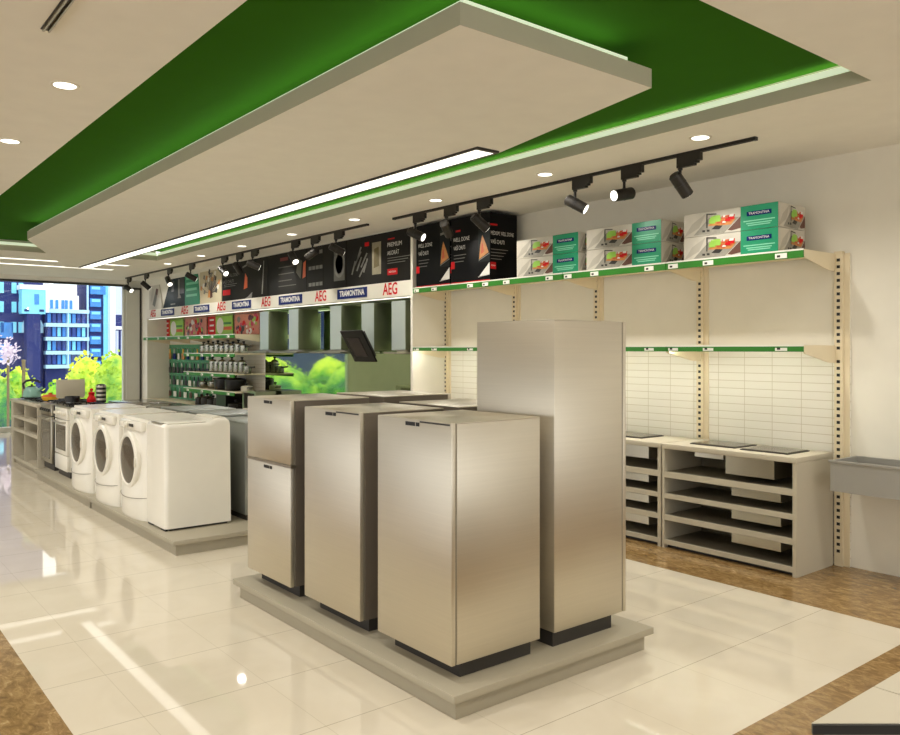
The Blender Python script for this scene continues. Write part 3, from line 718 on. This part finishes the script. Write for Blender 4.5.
q = MB().lathe((0, 0, 0), [(.1, 0), (.12, .001), (.14, 0)], M_inkg, 20); b.add([(x+.12, -.0138-z*.2, y*1.3+.32) for x, y, z in q.v], q.f, M_inkg); b.build('print_board', t, smooth=False)
t, w, H, b = poster(-9.02, -7.56, M_pk, 'charcoal poster with cutlery, food tray and red button, next to the white partition')
for a, z in ((-.62, .16), (-.56, .27), (-.5, .2), (-.44, .12), (-.4, .24), (-.34, .17), (-.5, .33)):
    q_ = .05+.1*(z*7 % 1); b.face_y([(a, z), (a+.03, z-.01), (a+.05+q_, z+.16), (a+.02+q_, z+.17)], -.0135, M_inkg)
b.rect_y(-.13, .07, .12, .52, -.0135, mat('tray_print', (140, 132, 108), .5, noise=(20., .3))); b.face_y([(-.09, .2), (.03, .22), (.02, .46), (-.08, .44)], -.0145, mat('food_print', (96, 84, 46), .5, noise=(30., .4)))
b.rect_y(-.3, -.2, .49, .54, -.0135, M_red); b.rect_y(.22, .36, .52, .535, -.0135, M_red)
b.text('PREMIUM', M_inkw, .075, (.36, -.0135, .455), 'y', .3); b.text('AKORÁT', M_inkw, .075, (.33, -.0135, .355), 'y', .25)
lines(b, .21, .7, (.29, .26, .23)); b.rect_y(.21, .42, .09, .165, -.0135, M_red); b.text('NOVINKA', M_inkw, .035, (.315, -.0145, .127), 'y', .15); b.build('print_board', t, smooth=False)
t, w, H, b = poster(-14.03, -13.07, mat('beige_print', (196, 184, 152), .5), 'beige poster with a bouquet of utensils arranged as a flower', z1=2.98)
for k in range(16):
    a = PI*k/15; r = .2+.06*(k % 3); x, z = math.cos(a)*r*1.3, .2+math.sin(a)*r*1.1
    b.face_y([(-.01, .16), (.01, .16), (x+.015, z), (x-.015, z+.02)], -.0135, (M_dark, M_inkg, M_wood)[k % 3])
    b.face_y([(x-.05, z-.02), (x+.02, z-.04), (x+.05, z+.03), (x-.02, z+.05)], -.0145, (M_dark, M_inkw, M_amber, M_inkg)[k % 4])
b.face_y([(-.12, .1), (-.02, .1), (.0, .22), (-.08, .24)], -.0145, M_amber); b.face_y([(-.02, .08), (.1, .1), (.08, .2), (.0, .2)], -.0145, M_wood)
b.rect_y(-.08, .1, .5, .53, -.0135, M_dark); b.build('print_board', t, smooth=False)
t, w, H, b = poster(-14.76, -14.04, M_tramgreen, 'green poster with white text and slanted right edge', z1=2.97, slope=(1, .7))
for z, x1 in ((.48, -.05), (.38, .3), (.27, .22), (.16, .24)): lines(b, -w*.8, x1, (z,), M_inkmint, .045)
b.build('print_board', t, smooth=False)
t, w, H, b = poster(-15.94, -14.77, mat('slate_print', (30, 42, 48), .5, spec=.1), 'dark slate poster with a hanging chimney hood and slanted left edge', z1=2.96, slope=(.3, 1))
b.rect_y(.25, .33, .2, .52, -.0135, M_inkg); b.rect_y(.35, .56, .24, .54, -.0135, M_black); b.face_y([(.22, .16), (.4, .16), (.36, .22), (.26, .22)], -.0135, M_inkg); b.rect_y(-.15, .1, .05, .075, -.0135, M_inkg)
b.face_y([(-.12, .3), (.02, .3), (.05, .5), (-.05, .5)], -.0135, M_black); b.build('print_board', t, smooth=False)
t, w, H, b = poster(-16.75, -15.95, M_photo, 'pale photo poster of utensils, leftmost above the sign band', z1=2.9, slope=(1, .5))
b.face_y([(-.2, .1), (-.05, .05), (.12, .35), (.02, .42)], -.0135, M_inkg); b.face_y([(-.3, .2), (-.22, .15), (-.1, .4), (-.2, .45)], -.0145, M_photod); b.face_y([(.0, .3), (.1, .28), (.14, .4), (.02, .42)], -.0145, M_wood); b.build('print_board', t, smooth=False)
# ------------------------------------------------------------------ hood wall
mr = tag(one_box('glass_splashback', None, -12.3, -7.56, 5.955, 5.985, 0, 2.22, M_mirror), 'large green tinted mirror glass behind the cooker hoods', 'glass panel')
HX = [-11.4, -10.45, -9.27, None, -7.82]
for i, x in enumerate(HX):
    if x is None: continue
    lab = ['chimney hood leftmost of five, beside the cookware bay', 'chimney hood second from the left', 'chimney hood in the middle, left of the tilted black hood', 'chimney hood behind the tilted black glass', 'chimney hood next to the white partition'][i]
    lab = 'stainless '+lab
    t = thing('cooker_hood', lab, 'cooker hood', (x, 5.5, 1.56), 0, 'cooker hoods under the sign band')
    b = MB().box(-.14, .14, .006, .33, .03, .62, M_hoods, .003).build('chimney', t)
    MB().box(-.14, .14, .0, .006, .03, .62, M_hoodf).build('chimney_front', b, 'pale front plate', smooth=False)
    hw = (.42, .42, .4, .3, .14)[i]; ox = .09 if i == 4 else 0
    MB().box(-hw+ox, hw+ox, -.18, .44, -.008, .012, M_inox, .003).prism([(-hw*.8+ox, .012), (hw*.8+ox, .012), (.14, .04), (-.14+ox, .04)], 'y', .0, .4, M_inox).build('canopy', t, smooth=False)
    MB().box(-hw*.7+ox, hw*.7+ox, -.05, .35, -.014, -.008, M_dark).build('grease_filter', t, smooth=False)
t = thing('tilted_hood', 'black glass cooker hood tilted forward under the sign band', 'cooker hood', (-8.42, 5.24, 1.455))
tl = math.atan2(.38, .42)
def tiltbox(x0, x1, n0, n1, s0, s1, m):
    # s runs up the slope towards the room, n is out of the glass
    b = MB(); q = MB().box(x0, x1, n0, n1, s0, s1, m, .004)
    dy, dz = -.5, .866
    b.add([(x, .2+s*dy+n*dz, s*dz-n*dy) for x, n, s in q.v], q.f, m); return b
tiltbox(-.25, .25, -.02, .0, .0, .44, M_blackg).build('glass_front', t, smooth=False)
tiltbox(-.2, .2, .0, .05, .05, .4, M_dark).build('motor_box', t, smooth=False)
tiltbox(-.16, .12, -.026, -.02, .08, .34, mat('smoked_print', (60, 53, 51), .3, spec=.1)).build('inlet_panel', t, smooth=False)

b = MB().box(-.21, .07, .266, .59, .13, .725, M_hoods, .003).build('chimney', t)
MB().box(-.21, .07, .26, .266, .13, .725, M_hoodf).build('chimney_front', b, 'pale front plate', smooth=False)
# ------------------------------------------------------------------ cookware bay (far left part of the back wall)
struct(MB().box(-16.8, -12.3, 5.97, 5.999, 0, 2.42, M_slat).box(-16.83, -16.8, 5.5, 6.0, 0, 2.42, M_wall).build('trim_7', smooth=False), 'slatted back panel of the cookware bay')
XS = [-16.8, -15.68, -14.56, -13.44, -12.32]
for i in range(4):
    make_shelf(XS[i]+.004, XS[i+1]-.004, 5.42, 5.96, 1.85, f'top shelf of the cookware bay, {["leftmost by the window","second from the left","third from the left","rightmost, beside the hoods"][i]}', (.2, .8), .06, True, 'cookware_shelf', 'green edged cookware shelves')
for z, nm in ((1.535, 'second'), (1.2, 'third'), (.905, 'fourth'), (.58, 'lowest')):
    for i in ((2, 3) if z > .6 else (3,)):
        make_shelf(XS[i]+.004, XS[i+1]-.004, 5.42, 5.96, z, f'{nm} shelf from the top in the cookware bay, {["left","right"][i-2]} half', (.2, .8), .06, False, 'cookware_shelf', 'green edged cookware shelves')
t = thing('base_cabinet', 'long cream base unit under the pegboard and cookware shelves', 'cabinet', (-14.55, 5.42, 0))
one_box('carcass', t, -2.24, 2.24, .02, .54, 0, .47, M_cream); one_box('top', t, -2.25, 1.1, 0, .54, .55, .59, M_cream, .004); one_box('panel', t, -2.24, 1.1, .02, .53, .47, .55, M_cream)
# promotional boards
for i, (u0, u1) in enumerate(((163.8, 183.4), (184.8, 206.5), (208, 232.5), (234.7, 259.2))):
    x0, x1 = xu(u0, 5.9), xu(u1, 5.9); w = (x1-x0)/2
    t = thing('promo_board', ['red and green promo board, leftmost on the top cookware shelf', 'pink floral promo board, second from the left on the top shelf', 'red and green promo board, third from the left on the top shelf', 'pink floral promo board beside the hoods'][i], 'poster', ((x0+x1)/2, 5.9, 1.852), 0, 'promo boards in the cookware bay')
    b = MB().box(-w, w, 0, .012, 0, .36, M_lime if i % 2 == 0 else mat('salmon_print', (206, 132, 112), .5, noise=(12., .2)))
    if i % 2 == 0:
        b.rect_y(-w, -w*.35, 0, .36, -.001, M_red); b.rect_y(w*.2, w*.9, .2, .24, -.001, M_rail); b.rect_y(w*.3, w*.95, .1, .16, -.001, M_orange)
        for z in (.08, .18, .28): b.rect_y(-w*.85, -w*.5, z, z+.03, -.002, M_inkw)
        b.face_y([(w*.02+.16*math.cos(a*PI/8), .18+.15*math.sin(a*PI/8)) for a in range(16)], -.002, M_inkw)
    else:
        mp = [mat('magenta_print', (196, 60, 96), .5), M_dark, M_red, M_lime, M_inkw, mat('plum_print', (110, 44, 70), .5), M_inkg]
        for k in range(34):
            x, z, r = random.uniform(-w*.85, w*.85), random.uniform(.05, .31), random.uniform(.03, .075)
            b.face_y([(x+r*math.cos(a*PI/3+.3), z+r*.8*math.sin(a*PI/3+.3)) for a in range(6)], -.001-.0002*k, mp[k % 7])
    b.build('board', t, smooth=False)
# pegboard and hanging goods
M_peg = mat('green_pegboard', (70, 142, 100), .5)
t = thing('pegboard', 'green pegboard with hanging kitchen tools left of the cookware shelves', 'pegboard', (-15.65, 5.938, .6))
b = MB().box(-1.1, 1.1, 0, .028, 0, 1.10, M_peg)
b.build('board', t, smooth=False)
MB().box(-1.12, 1.12, -.006, .03, 1.10, 1.115, M_cream).build('top_rail', t, smooth=False)
def hanging(x, z, hh, m1, m2, lab, ww=.05, cat='utensil', name='hanging_utensil', grp='kitchen tools hanging on the green pegboard'):
    t = thing(name, lab, cat, (x, 5.9, z), 0, grp)
    MB().box(-ww, ww, -.01, .01, -hh, -hh*.45, m1, .006).build('head', t)
    MB().box(-ww*.35, ww*.35, -.01, .01, -hh*.45, -.015, m2, .005).build('handle', t)
    MB().tube([(0, .028, 0), (0, -.03, 0), (0, -.035, .012)], .005, M_inox, 6).build('hook', t)
rows = [(1.62, 9, .22, 'top row'), (1.34, 10, .22, 'second row'), (1.08, 10, .2, 'third row'), (.84, 8, .2, 'bottom row')]
pal = [(M_amber, M_yellow), (M_navy, M_inox), (M_black, M_inox), (M_dark, M_black), (M_inox, M_black), (M_white2, M_rail), (M_wood, M_inox)]
nth = ORD
for r, (z, n, hh, nm) in enumerate(rows):
    for k in range(n):
        a, b2 = [(pal[0], pal[1], pal[5])[k % 3], (pal[3], pal[2])[k % 2], (pal[4], pal[3], pal[5])[k % 3], (pal[6], pal[5])[k % 2]][r]
        cn = {M_amber: 'golden', M_navy: 'navy', M_black: 'black', M_dark: 'dark grey', M_inox: 'steel', M_white2: 'white', M_wood: 'brown'}[a]
        hanging(-16.6+k*(1.98/(n-1)), z, hh, a, b2, f'{cn} kitchen tool, {nth[k]} from the left in the {nm} of the pegboard', .05+.02*(k % 2))
# pots on the shelves
def pot(x, y, z, r, h, mb, ml, lab, lid=True, handles=True, long=False):
    t = thing('cooking_pot', lab, 'pot', (x, y, z), 0, 'pots on the cookware shelves')
    MB().lathe((0, 0, 0), [(.001, 0), (r*.94, 0), (r, h*.12), (r, h), (r*.95, h), (r*.93, h*.1), (.001, h*.1)], mb, 20).build('pan', t)
    if lid:
        l = MB().lathe((0, 0, h), [(r*1.02, 0), (r*.8, h*.12), (r*.3, h*.2), (.001, h*.22)], mb, 20).build('lid', t)
        MB().lathe((0, 0, h*1.2), [(.012, 0), (.012, .015), (.028, .025), (.024, .045), (.001, .05)], ml, 12).build('knob', l)
    if handles and not long:
        for s in (-1, 1): MB().tube([(s*r*.97, -.04, h*.75), (s*(r+.028), -.04, h*.8), (s*(r+.028), .04, h*.8), (s*r*.97, .04, h*.75)], .01, ml, 6).build('handle', t)
    if long: MB().tube([(r, 0, h*.8), (r+.2, 0, h*.95)], .014, ml, 6).build('handle', t)
for k in range(9):
    lg = k == 8
    pot(-14.2+k*.215, 5.66, 1.536, .072, (.13, .15)[k % 2], M_pot, M_black, f'steel pot, {ORD[k]} from the left on the second cookware shelf', True, not lg, lg)
for k in range(8):
    lg = k == 7
    pot(-13.78+k*.205, 5.66, 1.201, .066, .19 if k < 7 else .12, M_pot, M_black, f'tall steel pot, {ORD[k]} from the left on the third cookware shelf', k % 2 == 0, not lg, lg)
for k in range(5):
    pot(-14.25+k*.45, 5.7, .906, (.1, .12, .18, .18, .1)[k], (.1, .12, .18, .18, .08)[k], (M_pot, M_pot, M_black, M_black, M_white2)[k], M_black, f'{["small steel pot with lid","steel pot with lid","large black casserole with lid","second large black casserole","small white pot"][k]} on the fourth cookware shelf', True, True, False)
for k in range(4):
    pot(-14.32+k*.28, 5.66, .592, .105, (.12, .14)[k % 2], (M_black, M_dark)[k % 2], M_black, f'{("black","dark grey")[k%2]} pot, {ORD[k]} from the left on the lowest cookware shelf')
t = thing('black_carton', 'square black carton among the pots on the lowest cookware shelf', 'box', (-13.07, 5.66, .582))
one_box('carton', t, -.2, .2, -.15, .15, 0, .24, M_black); one_box('lid', t, -.205, .205, -.155, .155, .24, .26, M_dark)
pot(-12.66, 5.6, .582, .13, .11, M_black, M_black, 'black frying pot at the right end of the lowest cookware shelf')
t = thing('countertop_oven', 'small grey open-front oven beside the two door fridge', 'oven', (-12.05, 5.55, .6))
b = MB().box(-.24, .24, 0, .02, 0, .05, M_white2).box(-.24, -.2, .0, .36, .05, .3, M_inox).box(.2, .24, 0, .36, .05, .3, M_inox).box(-.24, .24, 0, .36, .3, .33, M_inox).box(-.24, .24, .34, .36, .0, .3, M_inox).box(-.24, .24, .02, .34, 0, .04, M_white2)
b.build('housing', t, smooth=False); MB().box(-.2, .2, .1, .12, .05, .3, M_black).build('cavity', t, smooth=False)
MB().lathe((.05, .05, .05), [(.001, 0), (.07, 0), (.08, .02), (.001, .025)], M_dark, 16).build('turntable', t)
t = thing('oven_stand', 'cream stand under the small grey oven', 'stand', (-12.05, 5.5, 0))
one_box('cabinet', t, -.23, .25, .02, .44, 0, .56, M_cream); one_box('top', t, -.235, .27, 0, .45, .56, .6, M_cream, .004)
# ------------------------------------------------------------------ track rails and spotlights
TY = 5.05
for a, b_, lab in ((-7.26, -2.96, 'near black track rail along the ceiling above the cartons'), (-16.7, -7.8, 'far black track rail along the ceiling before the posters')):
    t = thing('track_rail', lab, 'track', ((a+b_)/2, TY, ZC)); h = (b_-a)/2
    MB().box(-h, h, -.017, -.006, -.022, 0, M_lamp).box(-h, h, .006, .017, -.022, 0, M_lamp).box(-h, h, -.006, .006, -.012, 0, M_black).build('rail', t, smooth=False)
    for s in (-1, 1): MB().box(s*h-.012, s*h+.012, -.018, .018, -.024, 0, M_black).build('end_cap', t, smooth=False)
Rv, Tv, Uv = Vector((.6267, .7793, 0)), Vector((.7793, -.6267, 0)), Vector((0, 0, 1))
SP = [(-3.58, (.65, -.35, -.75)), (-4.10, (-.85, .45, -.2)), (-4.62, (.8, .3, -.5)), (-5.85, (.7, -.3, -.6)), (-6.36, (.25, -.6, -.45)), (-6.89, (.8, .35, -.4)),
      (-8.52, (.75, -.4, -.4)), (-9.1, (-.6, -.5, -.3)), (-9.63, (.4, .5, -.6)), (-10.86, (.8, -.35, -.35)), (-11.38, (.2, -.6, -.5)), (-11.93, (.6, .5, -.5)),
      (-13.26, (.75, -.4, -.45)), (-14.31, (.4, .5, -.6)), (-15.56, (.6, -.4, -.6)), (-16.6, (.75, .35, -.5))]
for i, (x, dv) in enumerate(SP):
    d = (Rv*dv[0]+Tv*dv[1]+Uv*dv[2]).normalized()
    near = i < 6; k = i if near else i-6
    lit = 'lens shining into the room' if dv[1] > 0 else 'turned to the wall'
    t = thing('track_spotlight', f'black spotlight, {ORD[k]} from the right on the {"near" if near else "far"} track rail, {lit}', 'spotlight', (x, TY, ZC-.022), 0, 'black track spotlights')
    MB().prism([(-.0, 0), (.2, 0), (.2, -.055), (.175, -.055), (.175, -.07), (.15, -.07), (.15, -.085), (.0, -.085)], 'y', -.018, .018, M_lamp).build('adapter', t, smooth=False)
    J = Vector((.02, 0, -.2))
    MB().cyl((.02, 0, -.085), (.02, 0, -.17), .011, .011, M_lamp, 10).cyl((.02, 0, -.1), (.02, 0, -.085), .018, .018, M_lamp, 12).build('arm', t)
    A, B = J-d*.075, J+d*.105
    MB().cyl(A, B, .047, .047, M_lamp, 24).cyl(A-d*.012, A, .036, .044, M_lamp, 24).cyl(J+d*.0, J+d*.006, .049, .049, M_black, 24).build('head', t)
    MB().cyl(B, B+d*.003, .04, .04, M_lens, 24).build('lens', t)
    MB().tube([J+Vector((0, 0, .04)), J+Vector((0, 0, .055)), J+Vector((0, 0, .03))], .012, M_lamp, 6).build('swivel_joint', t)
    lamp_spot(Vector((x, TY, ZC-.022))+B+d*.02, d, 4, 70, .6, (1, .95, .86), .03)
# ------------------------------------------------------------------ display table at the lower right corner
t = thing('display_table', 'pale grey display table with black front edge at the lower right corner', 'table', (-.80, 1.575, 0))
e1, e2 = .6267, .7793; nx, ny = .7793, -.6267
MB().prism([(0, 0), (e1*.355, e2*.355), (e1*.355, .277), (0, .277)], 'z', .83, .85, M_cab).build('top_slab', t, smooth=False)
MB().prism([(0, .2805), (e1*.36, .2805), (1.2, .94), (1.2, 1.6), (0, 1.6)], 'z', .83, .85, M_cab).build('top_slab', t, smooth=False)
MB().prism([(0, 0), (nx*.006, ny*.006), (e1*.9+nx*.006, e2*.9+ny*.006), (e1*.9, e2*.9)], 'z', .829, .848, M_black).build('black_edge', t, smooth=False)
MB().prism([(.01, .03), (e1*.9, e2*.9+.03), (1.1, 1.0), (1.1, 1.5), (.01, 1.5)], 'z', .0, .828, M_cab).build('base', t, smooth=False)
# ------------------------------------------------------------------ outside: trees and buildings behind the window
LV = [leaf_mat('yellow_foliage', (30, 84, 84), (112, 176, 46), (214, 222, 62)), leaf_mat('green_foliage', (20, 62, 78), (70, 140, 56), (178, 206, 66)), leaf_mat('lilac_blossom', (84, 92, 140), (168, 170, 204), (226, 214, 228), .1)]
M_bark = mat('bark', (110, 98, 66), .8, emit=.15)  # trunks and post get a slight self-glow standing in for daylight
GZ = -7.
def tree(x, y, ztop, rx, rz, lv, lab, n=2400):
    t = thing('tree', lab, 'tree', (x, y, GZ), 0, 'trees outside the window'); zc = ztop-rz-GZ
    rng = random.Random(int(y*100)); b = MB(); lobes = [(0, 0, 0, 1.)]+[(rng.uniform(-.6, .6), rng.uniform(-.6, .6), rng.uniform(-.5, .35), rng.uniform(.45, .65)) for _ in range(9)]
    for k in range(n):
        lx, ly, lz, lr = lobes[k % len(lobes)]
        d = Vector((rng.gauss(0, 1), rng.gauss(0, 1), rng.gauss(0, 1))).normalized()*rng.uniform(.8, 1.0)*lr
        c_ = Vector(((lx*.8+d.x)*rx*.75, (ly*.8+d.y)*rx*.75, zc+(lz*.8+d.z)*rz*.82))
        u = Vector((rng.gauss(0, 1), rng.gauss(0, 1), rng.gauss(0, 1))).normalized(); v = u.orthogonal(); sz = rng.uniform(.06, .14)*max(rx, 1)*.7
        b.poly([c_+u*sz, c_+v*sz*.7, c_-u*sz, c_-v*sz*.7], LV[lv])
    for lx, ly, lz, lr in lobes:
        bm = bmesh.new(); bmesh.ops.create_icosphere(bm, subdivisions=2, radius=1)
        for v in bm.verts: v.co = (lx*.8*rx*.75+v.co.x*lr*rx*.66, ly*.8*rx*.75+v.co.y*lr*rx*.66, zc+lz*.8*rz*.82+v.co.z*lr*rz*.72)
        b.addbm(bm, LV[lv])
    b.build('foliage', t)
    MB().cyl((0, 0, 0), (0, 0, zc), .22, .12, M_bark, 10).build('trunk', t)
TR = [(-33, 9.55, 2.15, 1.35, 2.5, 1, 'tall green tree outside at the right edge of the window'), (-38, 9.75, 2.0, 1.3, 2.5, 0, 'yellow green tree outside, right of the blank display board'),
      (-33, 7.5, .95, 1.05, 2.0, 0, 'low yellow tree outside behind the blank display board'), (-38, 7.0, 1.5, 1.15, 2.4, 0, 'yellow green tree outside above the teal kettle'),
      (-33, 5.4, 1.35, 1.15, 2.2, 1, 'green tree outside at the left edge of the window')]
for a in TR: tree(*a)
for k in range(8):
    tree((-33, -38)[k % 2], (3.0, 1.0, -1.5, -3.4, -5.2, -6.9, -8.3, -10.2)[k], (1.6, 2.0)[k % 2], 1.9, 2.7, (k+1) % 2, 'street tree outside, '+['just beyond the left picture edge', 'second beyond the left picture edge', 'seen reflected leftmost in the mirror glass', 'seen reflected second in the mirror glass', 'seen reflected third in the mirror glass', 'seen reflected fourth in the mirror glass', 'seen reflected fifth in the mirror glass', 'seen reflected rightmost in the mirror glass'][k], 900)
t = thing('blossom_tree', 'lilac blossoming young tree on a thin trunk at the left window edge', 'tree', (-22, 3.86, GZ))
b = MB(); rng = random.Random(3)
for k in range(300):
    d = Vector((rng.gauss(0, .1), rng.gauss(0, .1), rng.gauss(0, .14))); c_ = Vector((0, 0, 8.55))+d
    u = Vector((rng.gauss(0, 1), rng.gauss(0, 1), rng.gauss(0, 1))).normalized(); v = u.orthogonal(); sz = rng.uniform(.02, .04)
    b.poly([c_+u*sz, c_+v*sz, c_-u*sz, c_-v*sz], LV[2])
b.build('blossom', t, smooth=False); MB().cyl((0, 0, 0), (0, 0, 8.45), .035, .03, M_bark, 10).build('trunk', t)
t = thing('street_post', 'thin brown post outside, right of the blossoming tree', 'post', (-22, 4.2, GZ))
MB().cyl((0, 0, 0), (0, 0, 8.3), .045, .04, M_bark, 10).build('pole', t); MB().lathe((0, 0, 8.3), [(.05, 0), (.05, .04), (.001, .06)], M_bark, 10).build('cap', t)
# buildings far behind; facade plane x = -160, about 9 px per metre... heights in metres above the shop floor
EB = .1  # self-glow of the facades, standing in for sunlight
B_navy = mat('navy_facade', (38, 50, 112), .8, emit=EB*.9); B_blue = mat('blue_glass', (60, 140, 220), .3, emit=EB*.9, noise=(.7, .35)); B_cyan = mat('cyan_facade', (138, 224, 250), .5, emit=EB, noise=(.3, .1))
B_deep = mat('deep_blue_window', (26, 66, 150), .3, emit=EB*.8, noise=(.9, .5)); B_wht = mat('white_facade', (246, 250, 255), .6, emit=EB*1.05); B_pale = mat('pale_blue_balcony', (186, 232, 250), .5, emit=EB)
B_lilac = mat('pale_lilac_facade', (196, 206, 232), .6, emit=EB)
BX = -160
def bx(b, y0, y1, z0, z1, m, d0=0., d1=.3): b.box(d0-d1 if d1 < 0 else d0, d0+abs(d1), y0, y1, z0, z1, m); return b
t = thing('building', 'dark navy building with pointed windows, leftmost outside the window', 'building', (BX, 0, -9), 0, 'city buildings outside')
bx(MB(), -130, 33.7, 0, 90, B_navy, -8, 8).build('facade', t, smooth=False)  # stretched far beyond view to keep bright sky out of the reflections
for z in (24.8, 21.6, 18.2, 14.6):
    for y in (26.6, 28.6, 29.7): MB().box(0, .3, y, y+.75, z-1, z+.9, B_cyan).build('window', t, smooth=False)
for y in (30.2, 31.6, 32.9): MB().prism([(y, 11.4+9-6.8), (y+.8, 13.6), (y+.8, 15), (y+.4, 15.9), (y, 15)], 'x', 0, .35, B_pale).build('pointed_window', t, smooth=False)
for y0, y1, z0, z1 in ((26.8, 28.8, 12.6, 15.4), (26.8, 28.6, 8.5, 11.5)): MB().box(0, .3, y0, y1, z0, z1, B_blue).build('window', t, smooth=False)
for k in range(26):
    y = -38+k*2.5
    for z in (6, 10, 14, 18, 22, 26): MB().box(0, .3, y, y+1.2, z, z+1.8, B_cyan).build('window', t, smooth=False) if (k*7+z) % 3 else None
t = thing('building', 'bright cyan block standing in front of the navy building', 'building', (BX+3, 0, -9), 0, 'city buildings outside')
MB().box(-2, .5, 29.6, 33.4, 16.9, 21.2, B_cyan).build('facade', t, smooth=False); MB().box(-2.2, .7, 29.3, 33.6, 21.2, 22, B_wht).build('roof', t, smooth=False)
MB().box(-2, .4, 30.4, 32.6, 0, 16.9, B_navy).build('support', t, smooth=False)
MB().box(.5, .7, 31.6, 32.3, 18.6, 20.4, B_blue).build('window', t, smooth=False); MB().box(.5, .8, 33.4, 33.9, 17.2, 23, B_wht).build('side_wall', t, smooth=False)
for y in (30, 32.4): MB().box(.5, .7, y, y+.7, 17.3, 17.7, B_navy).build('vent', t, smooth=False)
t = thing('building', 'white and blue apartment block with balcony bands in the middle of the window', 'building', (BX+1, 0, -9), 0, 'city buildings outside')
MB().box(-6, 0, 33.9, 41.0, 0, 17.7, B_navy).build('facade', t, smooth=False)
MB().box(-6, -1, 34.2, 39.8, 17.7, 20.6, B_wht).build('penthouse', t, smooth=False); MB().box(-6, -1.5, 36.6, 39.6, 20.6, 23, B_wht).build('penthouse', t, smooth=False)
MB().box(-6, -2, 33.8, 35.0, 17.7, 23.8, B_wht).build('stair_tower', t, smooth=False)
for y in (34.9, 35.8, 36.8, 37.4, 38.2): MB().box(-1, -.8, y, y+.45, 18.1, 19.7, B_blue).build('window', t, smooth=False)
for k in range(5):
    z = 17.6-k*2.52
    MB().box(-.5, 1.2, 33.7, 41.1, z-.35, z+.3, B_pale).build('balcony', t, smooth=False)
    if k < 4:
        for j in range(8):
            y = 34.2+j*.84
            MB().box(-.1, .2, y, y+.55, z-2.1, z-.45, (B_blue, B_deep, B_cyan, B_deep, B_blue)[(j*3+k) % 5]).build('window', t, smooth=False)
MB().box(-.2, 1.1, 37.4, 37.6, 7.5, 17.5, B_pale).build('pillar', t, smooth=False)
t = thing('building', 'blue glass tower with stacked bay windows right of the balcony block', 'building', (BX, 0, -9), 0, 'city buildings outside')
MB().box(-8, 0, 41.15, 44.85, 0, 80, B_navy).build('facade', t, smooth=False)  # height extended out of view to block the bright sky
MB().box(0, .5, 41.16, 41.4, 8, 24, B_pale).build('corner_strip', t, smooth=False)
for k in range(8):
    z = 22.9-k*2.35
    b_ = MB().box(0, .6, 41.7, 44.4-(.8 if k > 0 else 0), z-1.9, z-.35, B_blue); w_ = b_.build('bay_window', t, smooth=False)
    MB().box(.6, .7, 41.9, 43.4, z-1.0, z-.5, B_cyan).build('pane', w_, smooth=False)
MB().box(-8, .4, 44.1, 44.85, 0, 23.2, B_cyan).build('side_wall', t, smooth=False)
t = thing('building', 'pale building with white edge at the right end of the window', 'building', (BX+2, 0, -9), 0, 'city buildings outside')
MB().box(-8, 0, 44.9, 45.8, 0, 80, B_wht).build('edge_wall', t, smooth=False); MB().box(-8, -.3, 45.8, 49.5, 17.2, 22.6, B_lilac).build('facade', t, smooth=False); MB().box(-8, -.5, 45.8, 49.5, 0, 17.2, B_navy).build('lower_floors', t, smooth=False); MB().box(-8, -.5, 45.8, 49.5, 22.6, 80, B_navy).build('added_upper_floors', t, smooth=False)  # top storeys added out of view to block the bright sky
MB().box(-.4, 0, 45.8, 49.5, 14.4, 15, B_wht).build('ledge', t, smooth=False)
for y in (46, 46.9, 47.8, 48.6): MB().box(-.5, -.2, y, y+.4, 6, 14.2, (B_lilac, B_pale)[int(y) % 2]).build('column', t, smooth=False)
struct(one_box('ground_outside', None, -175, -18, -135, 70, GZ-2.2, GZ, mat('street', (120, 124, 120), .8)))
# ------------------------------------------------------------------ world, light, camera
W = bpy.data.worlds.new('World'); S.world = W; W.use_nodes = True
W.node_tree.nodes['Background'].inputs[0].default_value = (1.0, .985, .955, 1); W.node_tree.nodes['Background'].inputs[1].default_value = 1.75
cam = bpy.data.cameras.new('Camera'); co = bpy.data.objects.new('Camera', cam); COL.objects.link(co)
cam.sensor_fit = 'HORIZONTAL'; cam.sensor_width = 36; cam.lens = 36*802/900
cam.shift_y = -(367.5-349.5)/900; cam.clip_start = .05; cam.clip_end = 500
fw = Vector((-.7793, .6267, 0)); co.location = (0, 0, 1.6); co.rotation_euler = fw.to_track_quat('-Z', 'Y').to_euler()
S.camera = co
S.view_settings.view_transform = 'Standard'; S.view_settings.look = 'None'; S.view_settings.exposure = .34; S.view_settings.gamma = 1
